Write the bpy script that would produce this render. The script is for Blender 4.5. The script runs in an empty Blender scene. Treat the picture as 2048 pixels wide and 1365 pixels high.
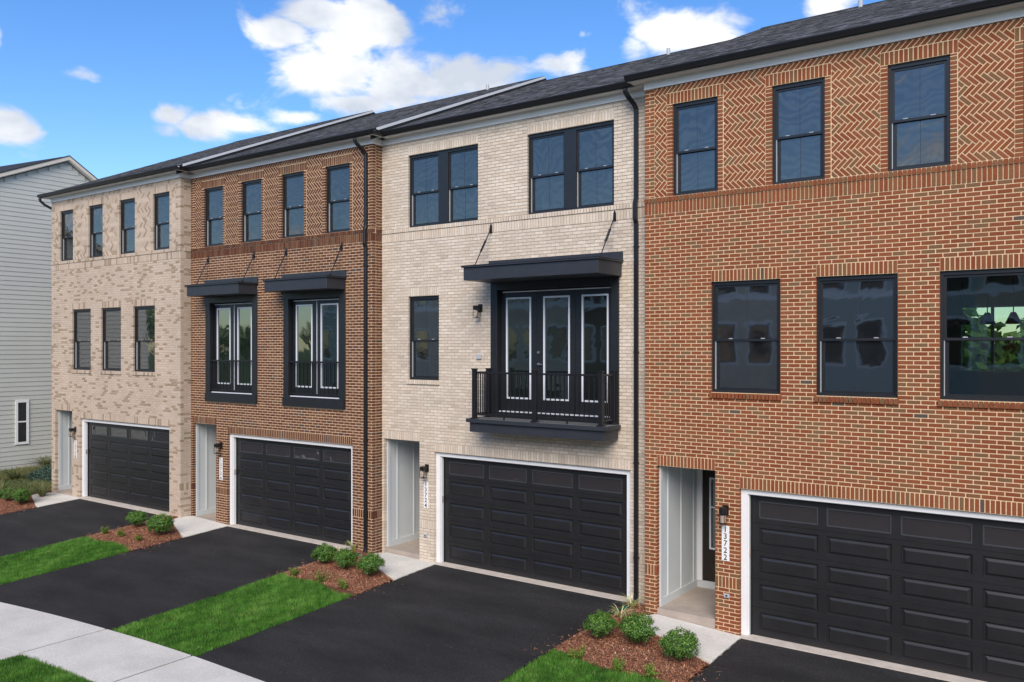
import bpy, math, random
import numpy as np
from mathutils import Vector, Matrix
R = math.radians
random.seed(7); rng = np.random.default_rng(7)
scene = bpy.context.scene
COL = scene.collection
GZ = 5.0                      # world z of the camera's eye above z = 0

# ------------------------------------------------------------------ camera
cam_d = bpy.data.cameras.new('camera'); cam = bpy.data.objects.new('camera', cam_d); COL.objects.link(cam)
cam_d.sensor_width = 36; cam_d.lens = 36 * 1700 / 2048; cam_d.shift_y = 0.0056
cam_d.clip_start = 0.1; cam_d.clip_end = 3000
cam.location = (0, 0, GZ); cam.rotation_euler = (R(90), 0, math.atan2(.58379, .81189))
scene.camera = cam

def px(X, Y, Z):
    xc = X * .81181 + Y * .58379; zc = -X * .58379 + Y * .81181
    return 1024 + 1700 * xc / zc, 694 - 1700 * (Z - GZ) / zc

def ray(x, y):
    a = (x - 1024) / 1700
    return a * .81181 - .58379, a * .58379 + .81181, (694 - y) / 1700

def on_ground(x, y, zrel):
    a, b, c = ray(x, y); t = zrel / c
    return a * t, b * t

# ------------------------------------------------------------------ world, sun, exposure
SUN_EL, SUN_ROT = R(36), R(150)
world = bpy.data.worlds.new('World'); scene.world = world; world.use_nodes = True
def build_world():
    nt = world.node_tree; N = nt.nodes; Lk = nt.links; N.clear()
    out = N.new('ShaderNodeOutputWorld'); bg = N.new('ShaderNodeBackground'); Lk.new(bg.outputs[0], out.inputs[0])
    bg.inputs['Strength'].default_value = 0.12
    sky = N.new('ShaderNodeTexSky'); sky.sky_type = 'NISHITA'; sky.sun_disc = False
    sky.sun_elevation = SUN_EL; sky.sun_rotation = SUN_ROT; sky.altitude = 100
    sky.air_density = 1.0; sky.dust_density = 0.3; sky.ozone_density = 3.0
    tc = N.new('ShaderNodeTexCoord')
    def vm(op, a=None, b=None):
        n = N.new('ShaderNodeVectorMath'); n.operation = op
        for i, v in enumerate((a, b)):
            if v is None: continue
            if isinstance(v, (tuple, list)): n.inputs[i].default_value = v
            else: Lk.new(v, n.inputs[i])
        return n
    def m(op, a, b=None, clamp=False):
        n = N.new('ShaderNodeMath'); n.operation = op; n.use_clamp = clamp
        for i, v in enumerate((a, b)):
            if v is None: continue
            if isinstance(v, (int, float)): n.inputs[i].default_value = v
            else: Lk.new(v, n.inputs[i])
        return n.outputs[0]
    d = vm('NORMALIZE', tc.outputs['Generated']).outputs[0]
    nz = N.new('ShaderNodeTexNoise'); nz.inputs['Scale'].default_value = 9.0; nz.inputs['Detail'].default_value = 9
    nz.inputs['Roughness'].default_value = .58; nz.inputs['Distortion'].default_value = .35
    sc = vm('MULTIPLY', d, (1, 1, 1.7)).outputs[0]; Lk.new(sc, nz.inputs['Vector'])
    n2 = N.new('ShaderNodeTexNoise'); n2.inputs['Scale'].default_value = 1.7; n2.inputs['Detail'].default_value = 3
    off = vm('ADD', sc, (3.1, 1.7, 0.4)).outputs[0]; Lk.new(off, n2.inputs['Vector'])
    # cumulus banks at fixed bearings in the sky: (photo x, y, angular radius x, y, weight)
    blobs = [(640, 22, 75, 30, 1.0), (740, 45, 80, 45, 1.1), (890, 22, 62, 34, 1.05), (560, 62, 45, 24, .95), (690, 95, 50, 34, .95), (620, 140, 48, 38, 1.0), (700, 150, 80, 46, 1.1),
             (800, 165, 100, 52, 1.15), (920, 150, 95, 42, 1.1), (980, 140, 48, 28, .9), (730, 205, 80, 20, .95), (600, 235, 40, 12, .6), (345, 230, 40, 26, 1.25), (400, 255, 62, 28, 1.3), (345, 262, 40, 20, 1.0), (25, 255, 56, 34, 1.05), (150, 148, 46, 14, .85), (185, 160, 20, 10, .6),
             (1140, 130, 52, 24, 1.0), (1235, 105, 30, 16, .6), (1330, 72, 52, 40, 1.1), (1270, 100, 40, 22, .9), (1410, 78, 62, 28, 1.0), (1655, 12, 44, 20, 1.0), (400, 292, 34, 9, .6), (-6, 85, 16, 24, .8), (1165, 70, 22, 8, .5)]
    acc = None
    for (x, y, rx, ry, w) in blobs:
        a, b, c = ray(x, y); v = Vector((a, b, c)).normalized()
        rt = Vector((v.y, -v.x, 0)).normalized(); up = rt.cross(v).normalized()
        du = vm('DOT_PRODUCT', d, tuple(rt)).outputs['Value']; dv = vm('DOT_PRODUCT', d, tuple(up)).outputs['Value']
        fr = vm('DOT_PRODUCT', d, tuple(v)).outputs['Value']
        k = 1700 * (1 + ((x - 1024) / 1700) ** 2) ** .5
        e = m('ADD', m('POWER', m('ABSOLUTE', m('MULTIPLY', du, k / rx / 1.25)), 2), m('POWER', m('ABSOLUTE', m('MULTIPLY', dv, k / ry / 1.25)), 2))
        g = m('MULTIPLY', m('MULTIPLY', m('EXPONENT', m('MULTIPLY', e, -1)), w), m('GREATER_THAN', fr, 0))
        acc = g if acc is None else m('MAXIMUM', acc, g)
    bank = m('MULTIPLY', acc, 1.0)
    # broken cumulus continued out of view, extra cover added for neutral fill light
    a, b, c = ray(950, 300); fv = Vector((a, b, c)).normalized()
    away = m('SUBTRACT', 1.0, m('MULTIPLY', m('SUBTRACT', vm('DOT_PRODUCT', d, tuple(fv)).outputs['Value'], .55), 4, True), True)
    wide = m('MULTIPLY', m('MULTIPLY', m('SUBTRACT', n2.outputs['Fac'], .45), 6, True), away)
    mask = m('MAXIMUM', bank, m('MULTIPLY', wide, .85))
    dens = m('ADD', m('MULTIPLY', mask, 1.10), m('MULTIPLY', m('SUBTRACT', nz.outputs['Fac'], .5), 3.0))
    cr = N.new('ShaderNodeMapRange'); cr.interpolation_type = 'SMOOTHSTEP'
    cr.inputs['From Min'].default_value = .40; cr.inputs['From Max'].default_value = .95
    Lk.new(dens, cr.inputs['Value'])
    hz = N.new('ShaderNodeSeparateXYZ'); Lk.new(d, hz.inputs[0])
    fac = m('MULTIPLY', cr.outputs[0], m('MULTIPLY', m('ADD', hz.outputs['Z'], .02), 12, True), True)
    # cloud body: bright tops, faint grey bases
    n3 = N.new('ShaderNodeTexNoise'); n3.inputs['Scale'].default_value = 9; n3.inputs['Detail'].default_value = 5
    Lk.new(vm('ADD', sc, (0, 0, .06)).outputs[0], n3.inputs['Vector'])
    cl = N.new('ShaderNodeMixRGB'); cl.inputs[1].default_value = (2.15, 2.35, 2.7, 1); cl.inputs[2].default_value = (3.75, 3.78, 3.85, 1)
    Lk.new(m('MULTIPLY', m('SUBTRACT', n3.outputs['Fac'], .38), 4.2, True), cl.inputs[0])
    hs = N.new('ShaderNodeHueSaturation'); hs.inputs['Hue'].default_value = .508; hs.inputs['Saturation'].default_value = 1.26; hs.inputs['Value'].default_value = SKYV
    Lk.new(sky.outputs[0], hs.inputs['Color'])
    mx = N.new('ShaderNodeMixRGB'); Lk.new(fac, mx.inputs[0]); Lk.new(hs.outputs[0], mx.inputs[1]); Lk.new(cl.outputs[0], mx.inputs[2])
    Lk.new(mx.outputs[0], bg.inputs['Color'])
SKYV = .66
build_world()
sun_d = bpy.data.lights.new('sun', 'SUN'); sun_d.energy = 1.5; sun_d.angle = R(40); sun_d.color = (1.0, .88, .74)
sun = bpy.data.objects.new('sun', sun_d); COL.objects.link(sun)
# direction towards the sun: from the street side, left of the camera
sv = Vector((math.sin(SUN_ROT) * math.cos(SUN_EL), math.cos(SUN_ROT) * math.cos(SUN_EL), math.sin(SUN_EL)))
sun.rotation_euler = sv.to_track_quat('Z', 'Y').to_euler()
vs = scene.view_settings; vs.view_transform = 'Standard'; vs.look = 'None'; vs.gamma = 1; vs.exposure = 1.36; vs.use_curve_mapping = False

# ------------------------------------------------------------------ materials
MATS = {}
def mat(name, col, rough=.7, spec=.5, metal=0, noise=None, bump=None, attr=None, ramp=None, ior=None, emit=None, coord='Object', stretch=(1, 1, 1), noise2=None):
    """noise=(scale, amount), bump=(scale, strength, distance), ramp: colours picked by the face value 'tone'"""
    if name in MATS: return MATS[name]
    M = bpy.data.materials.new(name); M.use_nodes = True; nt = M.node_tree; N = nt.nodes; Lk = nt.links
    P = N['Principled BSDF']; P.inputs['Roughness'].default_value = rough; P.inputs['Metallic'].default_value = metal
    P.inputs['Specular IOR Level'].default_value = spec
    if ior: P.inputs['IOR'].default_value = ior
    if emit: P.inputs['Emission Color'].default_value = (*emit[0], 1); P.inputs['Emission Strength'].default_value = emit[1]
    P.inputs['Base Color'].default_value = (*col, 1)
    src = None
    geo = N.new('ShaderNodeNewGeometry') if coord == 'World' else N.new('ShaderNodeTexCoord')
    co = geo.outputs['Position'] if coord == 'World' else geo.outputs['Object']
    mp = N.new('ShaderNodeMapping'); mp.inputs['Scale'].default_value = stretch; Lk.new(co, mp.inputs[0]); co = mp.outputs[0]
    if ramp:
        at = N.new('ShaderNodeAttribute'); at.attribute_name = 'tone'
        cr = N.new('ShaderNodeValToRGB'); Lk.new(at.outputs['Fac'], cr.inputs[0])
        e = cr.color_ramp.elements
        while len(e) < len(ramp): e.new(.5)
        for k, (p, c) in enumerate(ramp): e[k].position = p; e[k].color = (*c, 1)
        src = cr.outputs[0]
    for nn in (noise, noise2):
        if not nn: continue
        n = N.new('ShaderNodeTexNoise'); n.inputs['Scale'].default_value = nn[0]; n.inputs['Detail'].default_value = 5; n.inputs['Roughness'].default_value = .6
        Lk.new(co, n.inputs['Vector'])
        mr = N.new('ShaderNodeMapRange'); mr.inputs['From Min'].default_value = .3; mr.inputs['From Max'].default_value = .7
        mr.inputs['To Min'].default_value = 1 - nn[1]; mr.inputs['To Max'].default_value = 1 + nn[1]; Lk.new(n.outputs['Fac'], mr.inputs['Value'])
        mx = N.new('ShaderNodeVectorMath'); mx.operation = 'SCALE'; Lk.new(mr.outputs[0], mx.inputs['Scale'])
        if src is None: mx.inputs[0].default_value = col
        else: Lk.new(src, mx.inputs[0])
        src = mx.outputs[0]
    if src is not None: Lk.new(src, P.inputs['Base Color'])
    if bump:
        n = N.new('ShaderNodeTexNoise'); n.inputs['Scale'].default_value = bump[0]; n.inputs['Detail'].default_value = 4; Lk.new(co, n.inputs['Vector'])
        b = N.new('ShaderNodeBump'); b.inputs['Strength'].default_value = bump[1]; b.inputs['Distance'].default_value = bump[2]
        Lk.new(n.outputs['Fac'], b.inputs['Height']); Lk.new(b.outputs[0], P.inputs['Normal'])
    MATS[name] = M; return M

def brickmat(name, ramp): return mat(name, (1, 1, 1), .85, .25, ramp=ramp, noise=(60, .18), noise2=(1.1, .09), bump=(150, .35, .003), coord='World')
B_RED = brickmat('red_brick', [(0, (.205, .058, .023)), (.45, (.245, .079, .033)), (.68, (.215, .086, .039)), (.86, (.175, .098, .048)), (.93, (.22, .075, .033)), (.985, (.095, .075, .062))])
B_BROWN = brickmat('brown_brick', [(0, (.095, .036, .021)), (.35, (.125, .050, .029)), (.7, (.145, .070, .040)), (.85, (.18, .10, .058)), (1, (.055, .045, .048))])
B_CREAM = brickmat('cream_brick', [(0, (.58, .49, .39)), (.4, (.63, .54, .435)), (.8, (.69, .61, .51)), (1, (.50, .42, .335))])
B_BEIGE = brickmat('beige_brick', [(0, (.50, .40, .31)), (.4, (.56, .465, .375)), (.74, (.52, .43, .34)), (.80, (.39, .30, .22)), (1, (.31, .235, .16))])
def mortar(name, c): return mat(name, c, .95, .1, noise=(40, .10), noise2=(1.5, .05), bump=(220, .4, .002), coord='World')
MO_RED = mortar('pale_mortar', (.76, .565, .355)); MO_BROWN = mortar('buff_mortar', (.78, .57, .37)); MO_CREAM = mortar('tan_mortar', (.43, .375, .31)); MO_BEIGE = mortar('sand_mortar', (.50, .41, .32))
BLK = mat('black_trim', (.016, .018, .021), .38, .5, noise=(5, .12))
BLKM = mat('black_metal', (.012, .012, .014), .35, .5)
DARK = mat('charcoal_paint', (.030, .034, .042), .42, .45, noise=(4, .1))
GDOOR = mat('garage_door_paint', (.016, .016, .0175), .38, .5, noise=(3, .15), bump=(90, .3, .002))
WHITE = mat('white_trim', (.80, .81, .82), .5, .4, noise=(2, .03))
SOFF = mat('soffit_paint', (.78, .76, .72), .6, .3, noise=(3, .04))
PGREY = mat('porch_panel_paint', (.56, .60, .61), .55, .3, noise=(2, .03), bump=(300, .15, .002))
LITEF = mat('door_lite_frame', (.72, .76, .82), .35, .5)
TRACK = mat('jamb_track', (.42, .45, .48), .4, .5)
METAL = mat('brushed_metal', (.62, .62, .60), .3, .6, metal=.9)
CONC = mat('sidewalk_concrete', (.64, .62, .565), .9, .2, noise=(1.6, .10), noise2=(28, .12), bump=(160, .35, .003), coord='World')
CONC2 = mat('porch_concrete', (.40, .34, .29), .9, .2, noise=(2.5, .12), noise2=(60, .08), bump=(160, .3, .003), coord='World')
CLIP = mat('slab_edge_concrete', (.56, .50, .44), .9, .2, noise=(5, .12), noise2=(60, .1), bump=(120, .4, .004), coord='World')
ASPH = mat('asphalt', (.025, .0242, .0245), .9, .3, noise=(.8, .42), noise2=(48, .75), bump=(110, 1, .010), coord='World', stretch=(.6, 1.6, 1))
SOIL = mat('mulch_soil', (.13, .062, .038), .95, .1, noise=(30, .35), bump=(60, .8, .02), coord='World')
TURF = mat('turf_soil', (.030, .065, .016), .95, .1, noise=(20, .3), coord='World')
FARG = mat('ground_grass', (.05, .085, .028), .95, .1, noise=(.5, .3), noise2=(14, .3), coord='World')
MULCH = mat('mulch_chips', (1, 1, 1), .85, .2, ramp=[(0, (.21, .085, .05)), (.45, (.43, .19, .11)), (.8, (.56, .28, .17)), (1, (.75, .50, .34))])
BLADE = mat('grass_blades', (1, 1, 1), .6, .25, ramp=[(0, (.034, .115, .013)), (.5, (.078, .225, .026)), (.85, (.13, .32, .045)), (1, (.28, .33, .12))], noise=(4, .32), coord='World')
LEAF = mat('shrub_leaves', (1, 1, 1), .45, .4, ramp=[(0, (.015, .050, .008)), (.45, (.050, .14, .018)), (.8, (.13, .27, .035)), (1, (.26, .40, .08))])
LEAF2 = mat('young_leaves', (1, 1, 1), .5, .3, ramp=[(0, (.06, .16, .02)), (.5, (.16, .32, .045)), (.85, (.32, .38, .07)), (1, (.42, .22, .07))])
BLUEJ = mat('juniper_needles', (1, 1, 1), .7, .2, ramp=[(0, (.030, .060, .045)), (.6, (.065, .115, .09)), (1, (.11, .17, .14))])
VGRASS = mat('variegated_blades', (1, 1, 1), .55, .25, ramp=[(0, (.14, .24, .05)), (.5, (.45, .47, .17)), (1, (.75, .68, .42))])
TANG = mat('tan_grass', (1, 1, 1), .7, .2, ramp=[(0, (.055, .095, .03)), (.5, (.11, .14, .05)), (1, (.26, .22, .10))])
STEM = mat('stem_bark', (.08, .05, .03), .9, .2)
SIDING = mat('grey_siding', (.50, .515, .485), .65, .3, noise=(1.2, .04), bump=(40, .12, .002))
SHING = mat('asphalt_shingle', (1, 1, 1), .92, .2, ramp=[(0, (.032, .034, .038)), (.4, (.068, .071, .079)), (.8, (.128, .131, .142)), (1, (.068, .072, .092))], noise=(70, .3), coord='World')
DECK = mat('roof_deck', (.02, .022, .026), .9, .2)
GREENP = mat('green_plastic', (.005, .075, .045), .4, .5)
BULB = mat('bulb_glass', (.75, .55, .32), .2, .5)
CLEAR = mat('lantern_glass', (.35, .36, .36), .1, .5)
TAN = mat('keypad_plastic', (.42, .38, .33), .5, .4)
DOORB = mat('entry_door_paint', (.022, .017, .013), .4, .4)
OPP1 = mat('far_brick', (.62, .53, .43), .9, .1, noise=(1.5, .1)); OPP2 = mat('far_brick_dark', (.12, .075, .06), .9, .1, noise=(1.5, .1)); OPP3 = mat('far_siding', (.42, .47, .45), .8, .1)
ROAD = mat('road_asphalt', (.06, .06, .062), .9, .2, noise=(.8, .1), noise2=(60, .2), coord='World')

def glassmat(name, base, f0ior, tint, bsc, bst, film=0):
    if name in MATS: return MATS[name]
    M = bpy.data.materials.new(name); M.use_nodes = True; N = M.node_tree.nodes; Lk = M.node_tree.links
    P = N['Principled BSDF']; P.inputs['Roughness'].default_value = .03; P.inputs['IOR'].default_value = f0ior
    P.inputs['Specular Tint'].default_value = (*tint, 1)
    tc = N.new('ShaderNodeTexCoord')
    n0 = N.new('ShaderNodeTexNoise'); n0.inputs['Scale'].default_value = 2.2; n0.inputs['Detail'].default_value = 3; Lk.new(tc.outputs['Object'], n0.inputs['Vector'])
    mr = N.new('ShaderNodeMapRange'); mr.inputs['To Min'].default_value = .8; mr.inputs['To Max'].default_value = 1.2; Lk.new(n0.outputs['Fac'], mr.inputs['Value'])
    sc = N.new('ShaderNodeVectorMath'); sc.operation = 'SCALE'; sc.inputs[0].default_value = base; Lk.new(mr.outputs[0], sc.inputs['Scale']); Lk.new(sc.outputs[0], P.inputs['Base Color'])
    if film:                                         # wrinkled protective film and screen haze on the panes
        oi0 = N.new('ShaderNodeObjectInfo'); a0 = N.new('ShaderNodeVectorMath'); a0.operation = 'ADD'; Lk.new(tc.outputs['Object'], a0.inputs[0])
        c0 = N.new('ShaderNodeCombineXYZ'); m0 = N.new('ShaderNodeMath'); m0.operation = 'MULTIPLY'; m0.inputs[1].default_value = 37; Lk.new(oi0.outputs['Random'], m0.inputs[0]); Lk.new(m0.outputs[0], c0.inputs[2]); Lk.new(c0.outputs[0], a0.inputs[1])
        w = N.new('ShaderNodeTexWave'); w.wave_type = 'RINGS'; w.inputs['Scale'].default_value = 2.2; w.inputs['Distortion'].default_value = 24; w.inputs['Detail'].default_value = 2.5; w.inputs['Detail Scale'].default_value = .8; Lk.new(a0.outputs[0], w.inputs['Vector'])
        n1 = N.new('ShaderNodeTexNoise'); n1.inputs['Scale'].default_value = .9; Lk.new(a0.outputs[0], n1.inputs['Vector'])
        mm_ = N.new('ShaderNodeMath'); mm_.operation = 'MULTIPLY'; Lk.new(w.outputs['Fac'], mm_.inputs[0]); Lk.new(n1.outputs['Fac'], mm_.inputs[1])
        cm = N.new('ShaderNodeMixRGB'); cm.inputs[1].default_value = (*base, 1); cm.inputs[2].default_value = (base[0] + film, base[1] + film * 1.1, base[2] + film * 1.15, 1); Lk.new(mm_.outputs[0], cm.inputs[0]); Lk.new(cm.outputs[0], P.inputs['Base Color'])
    n = N.new('ShaderNodeTexNoise'); n.inputs['Scale'].default_value = bsc; n.inputs['Detail'].default_value = 2; n.inputs['Distortion'].default_value = 1.2
    oi = N.new('ShaderNodeObjectInfo'); ad = N.new('ShaderNodeVectorMath'); ad.operation = 'ADD'; Lk.new(tc.outputs['Object'], ad.inputs[0]); Lk.new(oi.outputs['Location'], ad.inputs[1]); Lk.new(ad.outputs[0], n.inputs['Vector'])
    b = N.new('ShaderNodeBump'); b.inputs['Strength'].default_value = bst; b.inputs['Distance'].default_value = .02
    Lk.new(n.outputs['Fac'], b.inputs['Height']); Lk.new(b.outputs[0], P.inputs['Normal'])
    MATS[name] = M; return M
GL_UP = glassmat('window_glass', (.012, .015, .017), 2.1, (1.0, .99, .95), 1.6, .20, .032)
GL_MID = glassmat('lower_window_glass', (.012, .014, .016), 3.5, (1.0, .98, .95), 1.0, .09)
def thru_glass():
    M = bpy.data.materials.new('clear_window_glass'); M.use_nodes = True; N = M.node_tree.nodes; Lk = M.node_tree.links; N.clear()
    out = N.new('ShaderNodeOutputMaterial'); mx = N.new('ShaderNodeMixShader'); tr = N.new('ShaderNodeBsdfTransparent'); gl = N.new('ShaderNodeBsdfGlossy'); fr = N.new('ShaderNodeFresnel')
    fr.inputs['IOR'].default_value = 2.4; tr.inputs[0].default_value = (.62, .72, .66, 1); gl.inputs['Roughness'].default_value = .02
    tc = N.new('ShaderNodeTexCoord'); n = N.new('ShaderNodeTexNoise'); n.inputs['Scale'].default_value = 1.1; n.inputs['Detail'].default_value = 2; Lk.new(tc.outputs['Object'], n.inputs['Vector'])
    b = N.new('ShaderNodeBump'); b.inputs['Strength'].default_value = .22; b.inputs['Distance'].default_value = .02; Lk.new(n.outputs['Fac'], b.inputs['Height']); Lk.new(b.outputs[0], gl.inputs['Normal'])
    Lk.new(fr.outputs[0], mx.inputs[0]); Lk.new(tr.outputs[0], mx.inputs[1]); Lk.new(gl.outputs[0], mx.inputs[2]); Lk.new(mx.outputs[0], out.inputs[0]); return M
GL_THRU = thru_glass()
SEAM = mat('film_seam', (.030, .036, .042), .5, .3)
ROOMW = mat('room_wall', (.55, .54, .52), .8, .2); ROOMF = mat('room_floor', (.30, .22, .15), .5, .4)
GL_DOOR = glassmat('door_glass', (.010, .014, .013), 2.6, (.9, 1, .97), 1.1, .14)
GL_GAR = glassmat('garage_glass', (.030, .027, .026), 2.5, (1, 1, 1), 2.0, .2)

# ------------------------------------------------------------------ mesh helpers
class MB:
    """collects boxes, prisms and sweeps, then links them as one mesh object"""
    def __init__(s): s.v = []; s.f = []; s.t = []; s.smooth = False
    def box(s, x0, x1, y0, y1, z0, z1, t=0., back=True):
        b = len(s.v); s.v += [(x0, y0, z0), (x1, y0, z0), (x1, y1, z0), (x0, y1, z0), (x0, y0, z1), (x1, y0, z1), (x1, y1, z1), (x0, y1, z1)]
        fs = [(0, 1, 5, 4), (1, 2, 6, 5), (3, 0, 4, 7), (4, 5, 6, 7), (3, 2, 1, 0)] + ([(2, 3, 7, 6)] if back else [])
        s.f += [tuple(b + i for i in q) for q in fs]; s.t += [t] * len(fs); return s
    def prism(s, pts, d, t=0., cap2=True):
        """pts: 3D polygon (counter-clockwise seen from the front), d: vector to the back"""
        n = len(pts); b = len(s.v); d = Vector(d)
        s.v += [tuple(p) for p in pts] + [tuple(Vector(p) + d) for p in pts]
        fs = [tuple(range(b, b + n))] + [(b + (i + 1) % n, b + i, b + n + i, b + n + (i + 1) % n) for i in range(n)]
        if cap2: fs.append(tuple(range(b + 2 * n - 1, b + n - 1, -1)))
        s.f += fs; s.t += [t] * len(fs); return s
    def quad(s, a, b_, c, d, t=0.):
        b = len(s.v); s.v += [tuple(a), tuple(b_), tuple(c), tuple(d)]; s.f.append((b, b + 1, b + 2, b + 3)); s.t.append(t); return s
    def tube(s, pts, r, n=8, t=0., rect=None):
        """sweep a circle (radius r) or a rectangle rect=(w, h) along the points"""
        pts = [Vector(p) for p in pts]; b = len(s.v); rings = 0
        if rect: w, h = rect; prof = [(-w / 2, -h / 2), (w / 2, -h / 2), (w / 2, h / 2), (-w / 2, h / 2)]
        m = len(prof) if rect else n
        for i, p in enumerate(pts):
            if i == 0: d = pts[1] - p
            elif i == len(pts) - 1: d = p - pts[i - 1]
            else: d = (pts[i + 1] - p).normalized() + (p - pts[i - 1]).normalized()
            d.normalize(); ref = Vector((1, 0, 0)) if abs(d.x) < .9 else Vector((0, 1, 0))
            up = d.cross(ref).normalized(); rt = up.cross(d).normalized()
            if rect:
                for (u, v) in prof: s.v.append(tuple(p + rt * u + up * v))
            else:
                rr = r[i] if isinstance(r, (list, tuple)) else r
                for k in range(n):
                    a = 2 * math.pi * k / n; s.v.append(tuple(p + rt * math.cos(a) * rr + up * math.sin(a) * rr))
            rings += 1
        for i in range(rings - 1):
            for k in range(m):
                a = b + i * m + k; c = b + i * m + (k + 1) % m
                s.f.append((a, c, c + m, a + m)); s.t.append(t)
        s.f.append(tuple(b + k for k in reversed(range(m)))); s.f.append(tuple(b + (rings - 1) * m + k for k in range(m))); s.t += [t, t]
        return s
    def mesh(s, name, m):
        me = bpy.data.meshes.new(name); me.from_pydata(s.v, [], s.f)
        a = me.attributes.new('tone', 'FLOAT', 'FACE'); a.data.foreach_set('value', np.array(s.t, dtype=np.float32))
        me.materials.append(m)
        if s.smooth: me.shade_smooth()
        return me
    def build(s, name, m, parent=None, kind=None, bevel=0):
        if not s.f: return None
        o = bpy.data.objects.new(name, s.mesh(name, m)); COL.objects.link(o)
        if parent: o.parent = parent
        if kind: o['kind'] = kind
        if bevel:
            md = o.modifiers.new('bevel', 'BEVEL'); md.width = bevel; md.segments = 1; md.limit_method = 'ANGLE'
        return o
def box(name, m, parent, x0, x1, y0, y1, z0, z1, kind=None, bevel=0, t=0.):
    return MB().box(x0, x1, y0, y1, z0, z1, t).build(name, m, parent, kind, bevel)
def np_mesh(name, V, F, tone, m, parent=None, kind=None):
    """V (n,3), F (k,m) same-size faces"""
    me = bpy.data.meshes.new(name); k, c = F.shape
    me.vertices.add(len(V)); me.vertices.foreach_set('co', V.astype(np.float32).ravel())
    me.loops.add(k * c); me.loops.foreach_set('vertex_index', F.astype(np.int32).ravel())
    me.polygons.add(k); me.polygons.foreach_set('loop_start', np.arange(0, k * c, c, dtype=np.int32))
    me.update(calc_edges=True)
    a = me.attributes.new('tone', 'FLOAT', 'FACE'); a.data.foreach_set('value', tone.astype(np.float32))
    me.materials.append(m); o = bpy.data.objects.new(name, me); COL.objects.link(o)
    if parent: o.parent = parent
    if kind: o['kind'] = kind
    return o
def tag(o, label=None, cat=None, group=None, kind=None):
    if label: o['label'] = label
    if cat: o['category'] = cat
    if group: o['group'] = group
    if kind: o['kind'] = kind
    return o
def thing(name, label, cat, loc=(0, 0, 0), group=None):
    o = bpy.data.objects.new(name, None); COL.objects.link(o); o.location = loc; o.empty_display_size = .2
    return tag(o, label, cat, group)

# ------------------------------------------------------------------ brickwork
C = .0677; BL = .2032; J = .0155          # course, brick module length, joint
class Face:
    """a wall face: front=True -> plane y = d, u runs along x; front=False -> plane x = d facing +x, u runs along y"""
    def __init__(s, d, front=True): s.d = d; s.front = front
    def p(s, u, z, o=0.):
        return (u, s.d - o, z) if s.front else (s.d + o, u, z)
    def back(s, dep): return (0, dep, 0) if s.front else (-dep, 0, 0)

def area_px(face, u, z, du, dz):
    p = face.p(u, z); q = px(*p)
    if not (-5 < q[0] < 2053 and -5 < q[1] < 1370): return 0
    zc = -p[0] * .58379 + p[1] * .81181
    if zc < 1: return 0
    a = px(*face.p(u + .05, z)); return abs(a[0] - q[0]) / .05 * du * 1700 / zc * dz

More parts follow.
